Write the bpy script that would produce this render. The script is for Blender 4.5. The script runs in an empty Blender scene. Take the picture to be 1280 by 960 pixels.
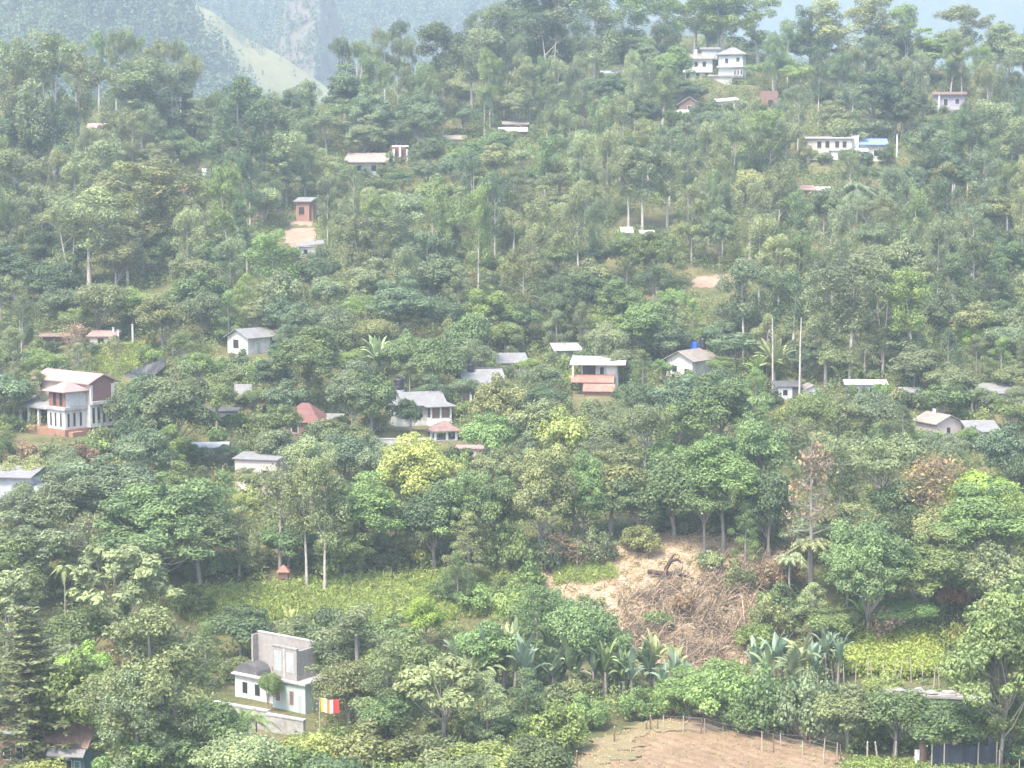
import bpy, bmesh, math, random
import numpy as np
from mathutils import Vector, Matrix

R = math.radians
SC = bpy.context.scene
COL = SC.collection
rng = np.random.default_rng(7)
random.seed(7)

# ------------------------------------------------------------------ camera frame
F = 2400.0                     # focal length in pixels of the 1280 px wide photograph
PITCH = R(-6.0)
CAMZ = 70.0
cp, sp_ = math.cos(PITCH), math.sin(PITCH)

def elev_z(row, y):            # height of the ground seen at this row at distance y
    return CAMZ + y * math.tan(PITCH - math.atan((row - 480.0) / F))

PROFILE = [(60, 1900), (120, 1270), (150, 1130), (185, 1005), (200, 952), (220, 895), (245, 830), (270, 690), (300, 602), (325, 532),
           (350, 468), (390, 386), (430, 312), (470, 247), (505, 191), (560, 116), (610, 62), (640, 46), (700, 20)]
PY = np.array([p[0] for p in PROFILE], float)
PZ = np.array([elev_z(p[1], p[0]) for p in PROFILE])
CU = np.array([-300, 0, 250, 400, 470, 560, 650, 900, 965, 1100, 1280, 1600], float)
CY = np.array([545, 548, 545, 540, 556, 600, 640, 640, 592, 586, 560, 550], float)
PADS = []                      # (x, y, radius, z): levelled ground under the buildings

def terrain(x, y, pads=True):
    x = np.asarray(x, float); y = np.asarray(y, float)
    u = 640 + F * x / np.maximum(y, 1.0)
    cy = np.interp(u, CU, CY)
    yy = np.minimum(y, cy)
    z = np.interp(yy, PY, PZ)
    over = np.maximum(y - cy, 0)
    z = z - 0.30 * over * over / (over + 25.0)
    w = np.clip((y - 215) / 60.0, 0.12, 1.0)
    z = z + w * (0.9 * np.sin(x / 17.0 + y / 23.0) + 0.7 * np.sin(x / 9.0 - y / 13.0 + 1.3) + 1.6 * np.sin(x / 41.0 + 0.6) * np.cos(y / 37.0))
    z = z + 1.1 * np.exp(-((x - 22.5) / 8.0) ** 2 - ((y - 213.0) / 5.5) ** 2)
    z = np.maximum(z, -20.0)
    if pads:
        for (px, py, r, pz) in PADS:
            d = np.hypot(x - px, y - py)
            t = np.clip((1.5 * r - d) / (0.5 * r), 0, 1)
            t = t * t * (3 - 2 * t)
            z = z * (1 - t) + pz * t
    return z

def tz(x, y):
    return float(terrain(x, y))

def ray(u, v):
    dx, dv = (u - 640.0) / F, -(v - 480.0) / F
    # camera looks along +Y pitched by PITCH
    return np.array([dx, cp - dv * sp_, sp_ + dv * cp])

def ground(u, v, pads=True):
    d = ray(u, v)
    ys = np.arange(70.0, 700.0, 1.0)
    t = ys / d[1]
    f = CAMZ + t * d[2] - terrain(t * d[0], ys, pads)
    k = np.nonzero(f <= 0)[0]
    y = ys[k[0]] if len(k) else 640.0
    if len(k) and k[0] > 0:
        a, b = f[k[0] - 1], f[k[0]]
        y = ys[k[0] - 1] + a / (a - b)
    t = y / d[1]
    return Vector((t * d[0], y, tz(t * d[0], y) if pads else float(terrain(t * d[0], y, False))))

def at(u, v, y):
    d = ray(u, v); t = y / d[1]
    return Vector((t * d[0], y, CAMZ + t * d[2]))

def project(x, y, z):
    z = np.asarray(z, float) - CAMZ
    depth = y * cp + z * sp_
    up = -y * sp_ + z * cp
    return 640 + F * np.asarray(x) / depth, 480 - F * up / depth

def in_poly(x, y, poly):
    x = np.asarray(x, float); y = np.asarray(y, float)
    inside = np.zeros(x.shape, bool)
    n = len(poly)
    for i in range(n):
        x1, y1 = poly[i]; x2, y2 = poly[(i + 1) % n]
        c = ((y1 > y) != (y2 > y)) & (x < (x2 - x1) * (y - y1) / ((y2 - y1) or 1e-9) + x1)
        inside ^= c
    return inside

def px_poly(pts):
    return [(p.x, p.y) for p in (ground(u, v, False) for u, v in pts)]

# ------------------------------------------------------------------ materials
MATS = {}
def nt_new(name):
    m = bpy.data.materials.new(name); m.use_nodes = True
    nt = m.node_tree; nt.nodes.clear()
    out = nt.nodes.new('ShaderNodeOutputMaterial')
    MATS[name] = m
    return m, nt, out

def N(nt, kind, **kw):
    n = nt.nodes.new(kind)
    for k, v in kw.items():
        if k in n.inputs.keys():
            n.inputs[k].default_value = v
        else:
            setattr(n, k, v)
    return n

def mat(name, col, rough=0.75, var=0.25, scale=1.2, bump=0.15, stain=None, stain_amt=0.0, corr=0.0, corr_axis='X', metal=0.0):
    m, nt, out = nt_new(name)
    L = nt.links.new
    bs = N(nt, 'ShaderNodeBsdfPrincipled', Roughness=rough, Metallic=metal)
    tc = N(nt, 'ShaderNodeTexCoord')
    n1 = N(nt, 'ShaderNodeTexNoise', Scale=scale, Detail=6.0, Roughness=0.62)
    L(tc.outputs['Object'], n1.inputs['Vector'])
    r1 = N(nt, 'ShaderNodeMapRange'); r1.inputs[1].default_value = 0.3; r1.inputs[2].default_value = 0.7
    r1.inputs[3].default_value = 1 - var; r1.inputs[4].default_value = 1 + var
    L(n1.outputs['Fac'], r1.inputs[0])
    hs = N(nt, 'ShaderNodeHueSaturation', Color=(*col, 1))
    L(r1.outputs[0], hs.inputs['Value'])
    last = hs.outputs['Color']
    if stain:
        n2 = N(nt, 'ShaderNodeTexNoise', Scale=scale * 0.45, Detail=8.0, Roughness=0.7)
        mp = N(nt, 'ShaderNodeMapping'); mp.inputs['Scale'].default_value = (1, 1, 0.35)
        L(tc.outputs['Object'], mp.inputs['Vector']); L(mp.outputs[0], n2.inputs['Vector'])
        r2 = N(nt, 'ShaderNodeMapRange'); r2.inputs[1].default_value = 0.5; r2.inputs[2].default_value = 0.68
        r2.inputs[3].default_value = 0.0; r2.inputs[4].default_value = stain_amt
        L(n2.outputs['Fac'], r2.inputs[0])
        mx = N(nt, 'ShaderNodeMixRGB'); mx.inputs[2].default_value = (*stain, 1)
        L(r2.outputs[0], mx.inputs[0]); L(last, mx.inputs[1]); last = mx.outputs[0]
    L(last, bs.inputs['Base Color'])
    if bump or corr:
        bp = N(nt, 'ShaderNodeBump', Strength=bump, Distance=0.08)
        L(n1.outputs['Fac'], bp.inputs['Height'])
        nrm = bp.outputs[0]
        if corr:
            wv = N(nt, 'ShaderNodeTexWave', Scale=1.6, Distortion=0.0); wv.bands_direction = corr_axis
            L(tc.outputs['Object'], wv.inputs['Vector'])
            b2 = N(nt, 'ShaderNodeBump', Strength=corr, Distance=0.06)
            L(wv.outputs['Fac'], b2.inputs['Height']); L(nrm, b2.inputs['Normal']); nrm = b2.outputs[0]
        L(nrm, bs.inputs['Normal'])
    L(bs.outputs[0], out.inputs['Surface'])
    return m

def foliage_mat(name, use_obj=True, col=(0.08, 0.12, 0.05), trans=0.33, spread=0.5, warm=0.3):
    m, nt, out = nt_new(name)
    L = nt.links.new
    at_ = N(nt, 'ShaderNodeAttribute', attribute_name='rnd')
    if use_obj:
        oi = N(nt, 'ShaderNodeObjectInfo'); base = oi.outputs['Color']
    else:
        rgb = N(nt, 'ShaderNodeRGB'); rgb.outputs[0].default_value = (*col, 1); base = rgb.outputs[0]
    hs = N(nt, 'ShaderNodeHueSaturation')
    r1 = N(nt, 'ShaderNodeMapRange'); r1.inputs[3].default_value = 1 - spread; r1.inputs[4].default_value = 1 + spread
    L(at_.outputs['Fac'], r1.inputs[0]); L(base, hs.inputs['Color']); L(r1.outputs[0], hs.inputs['Value'])
    wm = N(nt, 'ShaderNodeMixRGB', blend_type='MULTIPLY'); wm.inputs[2].default_value = (1.45, 1.12, 0.62, 1)
    sx = N(nt, 'ShaderNodeMath', operation='MULTIPLY'); sx.inputs[1].default_value = warm
    L(at_.outputs['Fac'], sx.inputs[0]); L(sx.outputs[0], wm.inputs[0]); L(hs.outputs[0], wm.inputs[1])
    d = N(nt, 'ShaderNodeBsdfPrincipled', Roughness=0.55)
    d.inputs['Specular IOR Level'].default_value = 0.35
    t = N(nt, 'ShaderNodeBsdfTranslucent')
    mx = N(nt, 'ShaderNodeMixShader'); mx.inputs[0].default_value = trans
    L(wm.outputs[0], d.inputs['Base Color']); L(wm.outputs[0], t.inputs['Color'])
    L(d.outputs[0], mx.inputs[1]); L(t.outputs[0], mx.inputs[2]); L(mx.outputs[0], out.inputs['Surface'])
    return m

def ground_mat(name, cols, scale=0.15, fine=2.0, bump=0.6):
    m, nt, out = nt_new(name)
    L = nt.links.new
    tc = N(nt, 'ShaderNodeTexCoord')
    n1 = N(nt, 'ShaderNodeTexNoise', Scale=scale, Detail=8.0, Roughness=0.65)
    n2 = N(nt, 'ShaderNodeTexNoise', Scale=fine, Detail=6.0, Roughness=0.7)
    L(tc.outputs['Object'], n1.inputs['Vector']); L(tc.outputs['Object'], n2.inputs['Vector'])
    mixn = N(nt, 'ShaderNodeMath', operation='MULTIPLY_ADD'); mixn.inputs[1].default_value = 0.5
    L(n2.outputs['Fac'], mixn.inputs[0])
    half = N(nt, 'ShaderNodeMath', operation='MULTIPLY'); half.inputs[1].default_value = 0.5
    L(n1.outputs['Fac'], half.inputs[0]); L(half.outputs[0], mixn.inputs[2])
    cr = N(nt, 'ShaderNodeValToRGB')
    els = cr.color_ramp.elements
    while len(els) < len(cols): els.new(0.5)
    for i, c in enumerate(cols):
        els[i].position = 0.34 + 0.32 * i / (len(cols) - 1); els[i].color = (*c, 1)
    L(mixn.outputs[0], cr.inputs[0])
    bs = N(nt, 'ShaderNodeBsdfPrincipled', Roughness=0.9)
    bs.inputs['Specular IOR Level'].default_value = 0.1
    L(cr.outputs[0], bs.inputs['Base Color'])
    bp = N(nt, 'ShaderNodeBump', Strength=bump, Distance=0.25)
    L(n2.outputs['Fac'], bp.inputs['Height']); L(bp.outputs[0], bs.inputs['Normal'])
    L(bs.outputs[0], out.inputs['Surface'])
    return m

mat('white', (0.52, 0.51, 0.485), stain=(0.34, 0.32, 0.28), stain_amt=0.8, var=0.14)
mat('bright', (0.60, 0.60, 0.58), var=0.05, stain=(0.5, 0.5, 0.47), stain_amt=0.3)
mat('cream', (0.46, 0.42, 0.35), stain=(0.3, 0.26, 0.2), stain_amt=0.5, var=0.1)
mat('pinkwall', (0.50, 0.42, 0.385), stain=(0.4, 0.3, 0.26), stain_amt=0.4, var=0.1)
mat('mint', (0.41, 0.48, 0.45), stain=(0.36, 0.36, 0.30), stain_amt=0.55, var=0.1)
mat('teal', (0.06, 0.17, 0.18), var=0.2, stain=(0.1, 0.1, 0.08), stain_amt=0.4)
mat('mauve', (0.32, 0.28, 0.36), var=0.1, stain=(0.3, 0.25, 0.3), stain_amt=0.4)
mat('block', (0.29, 0.265, 0.24), var=0.18, scale=2.5, stain=(0.22, 0.2, 0.18), stain_amt=0.5)
mat('greywall', (0.36, 0.37, 0.37), var=0.15, stain=(0.2, 0.2, 0.19), stain_amt=0.5)
mat('concrete', (0.40, 0.38, 0.36), var=0.2, stain=(0.2, 0.19, 0.17), stain_amt=0.5)
mat('brick', (0.21, 0.092, 0.075), var=0.25, scale=4, stain=(0.2, 0.12, 0.1), stain_amt=0.4)
mat('rawbrick', (0.31, 0.165, 0.115), var=0.25, scale=4, stain=(0.28, 0.16, 0.1), stain_amt=0.4)
mat('brownwall', (0.20, 0.12, 0.09), var=0.25, stain=(0.1, 0.08, 0.07), stain_amt=0.5)
mat('roof_grey', (0.21, 0.205, 0.20), var=0.16, stain=(0.17, 0.16, 0.14), stain_amt=0.6, corr=0.5, rough=0.85)
mat('roof_dark', (0.10, 0.095, 0.095), var=0.25, stain=(0.05, 0.05, 0.05), stain_amt=0.5, corr=0.5)
mat('roof_tan', (0.26, 0.225, 0.19), var=0.16, stain=(0.2, 0.16, 0.13), stain_amt=0.6, corr=0.4)
mat('roof_pink', (0.33, 0.205, 0.18), var=0.16, stain=(0.36, 0.29, 0.26), stain_amt=0.7, corr=0.5)
mat('roof_white', (0.46, 0.455, 0.44), var=0.08, stain=(0.42, 0.4, 0.37), stain_amt=0.5, corr=0.4)
mat('roof_red', (0.17, 0.078, 0.065), var=0.25, stain=(0.2, 0.09, 0.07), stain_amt=0.5, corr=0.5)
mat('roof_orange', (0.36, 0.15, 0.11), var=0.2, stain=(0.36, 0.23, 0.18), stain_amt=0.6, corr=0.5)
mat('roof_rust', (0.20, 0.13, 0.11), var=0.3, stain=(0.3, 0.16, 0.1), stain_amt=0.6, corr=0.5)
mat('roof_blue', (0.17, 0.25, 0.47), var=0.1, corr=0.4, stain=(0.4, 0.5, 0.7), stain_amt=0.4)
mat('glass', (0.025, 0.028, 0.03), rough=0.2, var=0.1, bump=0.0)
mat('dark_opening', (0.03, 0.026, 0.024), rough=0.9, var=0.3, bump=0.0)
mat('wood', (0.16, 0.10, 0.065), var=0.3, scale=3)
mat('palewood', (0.36, 0.31, 0.25), var=0.25, scale=3)
mat('black_plastic', (0.02, 0.021, 0.024), rough=0.45, var=0.1)
mat('blue_plastic', (0.03, 0.12, 0.55), rough=0.4, var=0.1)
mat('black_sheet', (0.018, 0.019, 0.022), rough=0.6, var=0.4, scale=0.8, stain=(0.10, 0.095, 0.09), stain_amt=0.7, bump=0.8)
mat('net_dark', (0.03, 0.035, 0.05), rough=0.8, var=0.3)
mat('net_teal', (0.07, 0.28, 0.24), rough=0.7, var=0.2)
mat('wire', (0.30, 0.28, 0.26), rough=0.6, var=0.2)
mat('charred', (0.05, 0.03, 0.025), var=0.4, scale=3)
mat('stone', (0.34, 0.32, 0.29), var=0.3, scale=1.5, bump=0.7, stain=(0.18, 0.17, 0.15), stain_amt=0.6)
mat('palestone', (0.27, 0.25, 0.225), var=0.25, scale=1.0, bump=0.6, stain=(0.17, 0.15, 0.13), stain_amt=0.6)
mat('bark_pale', (0.42, 0.38, 0.33), var=0.3, scale=1.5, bump=0.4, stain=(0.2, 0.16, 0.13), stain_amt=0.5)
mat('bark', (0.15, 0.115, 0.085), var=0.35, scale=2.0, bump=0.6)
mat('bark_grey', (0.25, 0.22, 0.19), var=0.3, scale=2.0, bump=0.5)
mat('flag_white', (0.8, 0.8, 0.76), var=0.03, bump=0)
mat('flag_yellow', (0.75, 0.50, 0.06), var=0.03, bump=0)
mat('flag_red', (0.60, 0.035, 0.03), var=0.03, bump=0)
mat('flag_blue', (0.03, 0.07, 0.35), var=0.03, bump=0)
mat('flag_orange', (0.70, 0.22, 0.03), var=0.03, bump=0)
foliage_mat('leaf')
foliage_mat('leaf_big', trans=0.35, spread=0.45, warm=0.2)
foliage_mat('undergrowth', False, (0.19, 0.25, 0.095))
foliage_mat('tallgrass', False, (0.32, 0.40, 0.125), spread=0.4)
foliage_mat('beans', False, (0.33, 0.40, 0.10), spread=0.35)
foliage_mat('crop', False, (0.26, 0.35, 0.11), spread=0.4)
foliage_mat('drybrush', False, (0.275, 0.21, 0.145), trans=0.1, spread=0.75, warm=0.1)
foliage_mat('straw', False, (0.50, 0.405, 0.26), trans=0.2, spread=0.4)
foliage_mat('farwood', False, (0.125, 0.185, 0.10), spread=0.5, warm=0.2)
ground_mat('ground', [(0.05, 0.06, 0.025), (0.09, 0.10, 0.04), (0.16, 0.14, 0.07), (0.22, 0.15, 0.09)])
ground_mat('soil', [(0.165, 0.112, 0.066), (0.232, 0.163, 0.10), (0.295, 0.22, 0.145)], scale=0.4, fine=3.0)
ground_mat('drygrass', [(0.14, 0.145, 0.06), (0.22, 0.18, 0.10), (0.28, 0.22, 0.135)], scale=0.3)
ground_mat('strawground', [(0.22, 0.155, 0.11), (0.38, 0.29, 0.20), (0.50, 0.41, 0.30)], scale=0.25)
ground_mat('bareearth', [(0.20, 0.14, 0.10), (0.29, 0.21, 0.15), (0.37, 0.28, 0.21)], scale=0.2)
ground_mat('meadow', [(0.10, 0.11, 0.05), (0.17, 0.165, 0.08), (0.23, 0.21, 0.11)], scale=0.02, fine=0.15)
ground_mat('mountain', [(0.035, 0.055, 0.03), (0.055, 0.075, 0.04), (0.08, 0.09, 0.05)], scale=0.006, fine=0.05)
ground_mat('scrub', [(0.08, 0.085, 0.055), (0.12, 0.105, 0.075), (0.16, 0.125, 0.095)], scale=0.02, fine=0.12)

# ------------------------------------------------------------------ mesh helpers
def mesh_quads(name, V, Q, m, rnd=None, smooth=False):
    V = np.asarray(V, np.float32); Q = np.asarray(Q, np.int32)
    me = bpy.data.meshes.new(name)
    me.vertices.add(len(V)); me.vertices.foreach_set('co', V.ravel())
    me.loops.add(Q.size); me.loops.foreach_set('vertex_index', Q.ravel())
    me.polygons.add(len(Q))
    me.polygons.foreach_set('loop_start', np.arange(0, Q.size, 4, dtype=np.int32))
    if smooth:
        me.polygons.foreach_set('use_smooth', np.ones(len(Q), bool))
    if rnd is not None:
        a = me.attributes.new('rnd', 'FLOAT', 'POINT'); a.data.foreach_set('value', np.asarray(rnd, np.float32))
    me.materials.append(MATS[m] if isinstance(m, str) else m)
    me.update(calc_edges=True)
    return me

def norm(a):
    return a / np.maximum(np.linalg.norm(a, axis=-1, keepdims=True), 1e-9)

def cards(c, n, sx, sy, g=rng):
    """pointed leaf sprays: rhombic faces round their centres"""
    k = len(c)
    r = norm(g.normal(size=(k, 3)))
    t = norm(np.cross(n, r)); b = np.cross(n, t)
    sx = np.broadcast_to(np.asarray(sx, float).reshape(-1, 1), (k, 1)); sy = np.broadcast_to(np.asarray(sy, float).reshape(-1, 1), (k, 1))
    bend = n * sx * 0.25
    V = np.stack([c + t * sx - bend, c + b * sy, c - t * sx - bend, c - b * sy], 1).reshape(-1, 3)
    return V, np.arange(4 * k).reshape(k, 4)

class Acc:
    def __init__(s): s.V, s.Q, s.A, s.n = [], [], [], 0
    def add(s, V, Q, a=None):
        V = np.asarray(V, float); Q = np.asarray(Q, int)
        s.V.append(V); s.Q.append(Q + s.n); s.n += len(V)
        s.A.append(np.full(len(V), 0.5) if a is None else np.asarray(a, float))
    def tube(s, pts, rads, sides=6, a=None):
        pts = np.asarray(pts, float); k = len(pts)
        tg = norm(np.gradient(pts, axis=0))
        ref = np.array([0.31, 0.87, 0.38])
        x = norm(np.cross(tg, ref)); y = np.cross(tg, x)
        th = np.linspace(0, 2 * math.pi, sides, endpoint=False)
        ring = x[:, None] * np.cos(th)[None, :, None] + y[:, None] * np.sin(th)[None, :, None]
        V = (pts[:, None] + ring * np.asarray(rads, float)[:, None, None]).reshape(-1, 3)
        i = np.arange(k - 1)[:, None] * sides; j = np.arange(sides)[None]; j2 = (j + 1) % sides
        Q = np.stack([i + j, i + j2, i + sides + j2, i + sides + j], -1).reshape(-1, 4)
        s.add(V, Q, None if a is None else np.full(len(V), a))
    def mesh(s, name, m, smooth=False):
        return mesh_quads(name, np.concatenate(s.V), np.concatenate(s.Q), m, np.concatenate(s.A), smooth)

def link(name, data, parent=None):
    o = bpy.data.objects.new(name, data); COL.objects.link(o)
    if parent: o.parent = parent
    return o

def tag(o, label=None, cat=None, group=None, kind=None):
    for k, v in (('label', label), ('category', cat), ('group', group), ('kind', kind)):
        if v: o[k] = v
    return o
# ------------------------------------------------------------------ plants: one mesh set per variety, copied for every tree
def blob_cards(acc, blobs, dens, size, g, up=0.5, jit=0.42, under=0.4, aspect=0.55):
    C, Nn, S, A = [], [], [], []
    for c, r in blobs:
        r = np.asarray(r, float) * np.ones(3)
        n = max(12, int(dens * 4 * math.pi * (r[0] * r[1] + r[0] * r[2] + r[1] * r[2]) / 3))
        d = norm(g.normal(size=(n, 3)))
        keep = (d[:, 2] > -0.25) | (g.random(n) < under)
        d = d[keep]; n = len(d)
        lump = 1 + 0.22 * np.sin(d[:, 0] * 5 + c[0]) * np.sin(d[:, 1] * 5 + c[1]) * np.cos(d[:, 2] * 4 + c[2])
        C.append(np.asarray(c) + d * r * (g.uniform(0.62, 1.08, (n, 1)) * lump[:, None]))
        Nn.append(norm(d * 0.85 + np.array([0, 0, up]) + g.normal(size=(n, 3)) * jit))
        S.append(size * g.uniform(0.6, 1.35, n))
        A.append(np.clip(0.55 * g.random(n) + 0.45 * g.random(), 0, 1))
    C, Nn, S, A = np.concatenate(C), np.concatenate(Nn), np.concatenate(S), np.concatenate(A)
    V, Q = cards(C, Nn, S, S * aspect, g)
    acc.add(V, Q, np.repeat(A, 4))

def limb(acc, p0, p1, r0, r1, g, sag=0.12, sides=5, k=4):
    p0, p1 = np.asarray(p0, float), np.asarray(p1, float)
    t = np.linspace(0, 1, k)[:, None]
    L = np.linalg.norm(p1 - p0)
    bow = np.array([g.normal() * 0.5, g.normal() * 0.5, -1.0]) * L * sag
    pts = p0 + (p1 - p0) * t + bow * (t * (1 - t)) * 2
    acc.tube(pts, r0 + (r1 - r0) * t[:, 0], sides)
    return pts[-1]

PLANTS = {}
def plant(kind, trunk, crown, names=('trunk', 'crown')):
    PLANTS.setdefault(kind, []).append((trunk, crown, names))

def make_broadleaf(seed, h=10.0, Rr=4.3, nb=30, trunkfrac=0.3, card=0.3, dens=9.0, top=1.0):
    g = np.random.default_rng(seed)
    tr, cr = Acc(), Acc()
    zc = h * (0.5 + trunkfrac * 0.55); rz = h - zc - 0.7
    off = g.normal(size=2) * 0.4
    blobs = []
    ph = g.uniform(0, 6, 3)
    for i in range(nb):
        d = norm(g.normal(size=3))
        if d[2] < -0.35: d[2] = abs(d[2]) * 0.6
        lump = 1 + 0.38 * math.sin(d[0] * 3 + ph[0]) * math.cos(d[1] * 3 + ph[1]) + 0.14 * math.sin(4 * d[2] + ph[2])
        q = g.uniform(0.55, 0.95) * lump
        c = np.array([off[0] + d[0] * (Rr - 0.8) * q, off[1] + d[1] * (Rr - 0.8) * q, zc + d[2] * rz * q])
        r = g.uniform(0.55, 1.75)
        blobs.append((c, (r, r, r * g.uniform(0.6, 1.0))))
    blob_cards(cr, blobs, dens, card, g)
    base = [(0, 0, -0.8), (0.1 * g.normal(), 0.1 * g.normal(), h * trunkfrac * 0.5), (off[0] * 0.3, off[1] * 0.3, h * trunkfrac), (off[0] * 0.7, off[1] * 0.7, h * 0.62)]
    tr.tube(base, [0.32, 0.24, 0.2, 0.1], 7)
    fork = np.array(base[2])
    for c, r in sorted(blobs, key=lambda b: b[0][2])[::4]:
        st = fork + np.array([0, 0, min(g.uniform(0, 0.4 * h), max(c[2] - fork[2] - 1.2, 0))])
        limb(tr, st, c, 0.1, 0.03, g, 0.16)
    plant('broadleaf_tree', tr.mesh('trunk', 'bark_grey', True), cr.mesh('crown', 'leaf'))

def make_euc(seed, h=16.0, Rr=3.2, nl=13, bare=0.42, card=0.165, dens=22, twin=False):
    g = np.random.default_rng(seed)
    tr, cr = Acc(), Acc()
    blobs = []
    for w in range(2 if twin else 1):
        lean = g.normal(size=2) * (0.9 if twin else 0.45)
        b0 = np.array([0.5 * w, 0.2 * w, -1.0])
        pts = [b0, b0 + [lean[0] * 0.2, lean[1] * 0.2, h * 0.3], b0 + [lean[0] * 0.7, lean[1] * 0.5, h * 0.62], b0 + [lean[0], lean[1], h * 0.93]]
        pts = np.array(pts)
        tr.tube(pts, [0.28, 0.2, 0.14, 0.05], 7)
        for i in range(nl if not twin else nl * 2 // 3):
            t = bare + (0.97 - bare) * ((i + g.uniform(0, 0.8)) / nl if not twin else g.random())
            z = h * t
            p = np.array([np.interp(z, pts[:, 2], pts[:, 0]), np.interp(z, pts[:, 2], pts[:, 1]), z])
            a = g.uniform(0, 6.283)
            prof = math.sin(min(1, (1 - t) / (1 - bare) + 0.12) * 2.5) * 0.8 + 0.2
            L = Rr * prof * g.uniform(0.4, 1.0)
            e = p + np.array([math.cos(a) * L, math.sin(a) * L, L * g.uniform(0.6, 1.2)])
            limb(tr, p, e, 0.075, 0.025, g, 0.06)
            for q in range(g.integers(2, 4)):
                c = p + (e - p) * g.uniform(0.65, 1.05) + g.normal(size=3) * [0.7, 0.7, 0.35]
                r = g.uniform(0.65, 1.2)
                blobs.append((c, (r, r, r * g.uniform(0.85, 1.5))))
        blobs.append((pts[-1], (0.9, 0.9, 0.9)))
    blob_cards(cr, blobs, dens, card, g, up=0.45, jit=0.6, under=0.5, aspect=0.45)
    plant('eucalyptus_tree', tr.mesh('trunk', 'bark_pale', True), cr.mesh('crown', 'leaf'))

def make_feathery(seed, h=13.0, Rr=2.9, nb=46, card=0.14):
    g = np.random.default_rng(seed)
    tr, cr = Acc(), Acc()
    tr.tube([(0, 0, -0.8), (0.1, 0, h * 0.4), (0.15 * g.normal(), 0.1, h * 0.75), (0.1, 0, h * 0.97)], [0.26, 0.18, 0.1, 0.03], 7)
    blobs = []
    for i in range(nb):
        t = (i + g.random()) / nb
        z = h * (0.2 + 0.78 * t)
        prof = (math.sin(math.pi * (0.22 + 0.78 * t) ** 0.9) ** 0.8) * Rr + 0.25
        a = g.uniform(0, 6.283); q = g.uniform(0.35, 1.0)
        c = np.array([math.cos(a) * prof * q, math.sin(a) * prof * q, z])
        r = g.uniform(0.5, 1.0)
        blobs.append((c, (r * 1.1, r * 1.1, r * 0.75)))
        if i % 3 == 0: limb(tr, (0.1, 0, z - 0.9), c, 0.05, 0.02, g, 0.05)
    blob_cards(cr, blobs, 28, card, g, up=0.45, jit=0.65, under=0.5, aspect=0.42)
    plant('feathery_tree', tr.mesh('trunk', 'bark_grey', True), cr.mesh('crown', 'leaf'))

def make_spreading(seed, h=9.0, Rr=4.6, nl=11):
    g = np.random.default_rng(seed)
    tr, cr = Acc(), Acc()
    fk = np.array([0.2 * g.normal(), 0.2, h * 0.42])
    tr.tube([(0, 0, -0.8), (0.05, 0, h * 0.22), fk], [0.24, 0.18, 0.14], 7)
    blobs = []
    for i in range(nl):
        a = 6.283 * (i + g.uniform(-.3, .3)) / nl; q = g.uniform(0.3, 1.0)
        e = np.array([math.cos(a) * (Rr - 1) * q, math.sin(a) * (Rr - 1) * q, h * (0.94 - 0.2 * q * q) + g.normal() * 0.2])
        limb(tr, fk + np.array([0, 0, g.uniform(0, .12) * h]), e, 0.075, 0.02, g, 0.1) if i % 3 else limb(tr, fk, e, 0.12, 0.03, g, 0.08)
        for _ in range(3):
            c = e + g.normal(size=3) * [0.9, 0.9, 0.5]
            r = g.uniform(0.8, 1.35)
            blobs.append((c, (r, r, r * g.uniform(.45, .8))))
    blob_cards(cr, blobs, 30, 0.15, g, up=0.6, jit=0.6, under=0.3, aspect=0.5)
    plant('spreading_tree', tr.mesh('trunk', 'bark_grey', True), cr.mesh('crown', 'leaf'))

def make_bigleaf(seed, h=10.5, Rr=4.6):
    g = np.random.default_rng(seed)
    tr, cr = Acc(), Acc()
    tr.tube([(0, 0, -0.8), (0.1, 0, 2), (0.2, 0.1, 4)], [0.3, 0.24, 0.18], 7)
    blobs = []
    for i in range(42):
        d = norm(g.normal(size=3)); d[2] = abs(d[2]) if g.random() < 0.75 else d[2]
        q = g.uniform(0.55, 1.0)
        c = np.array([d[0] * (Rr - .6) * q, d[1] * (Rr - .6) * q, h * 0.58 + d[2] * h * 0.38 * q])
        r = g.uniform(0.5, 0.95)
        blobs.append((c, (r, r, r * 0.6)))
        if i % 3 == 0: limb(tr, (0.2, 0.1, g.uniform(2.5, 4.2)), c, 0.09, 0.03, g)
    blob_cards(cr, blobs, 24, 0.26, g, up=0.8, jit=0.5, under=0.25, aspect=0.5)
    plant('large_leaved_tree', tr.mesh('trunk', 'bark_grey', True), cr.mesh('crown', 'leaf_big'))

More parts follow.
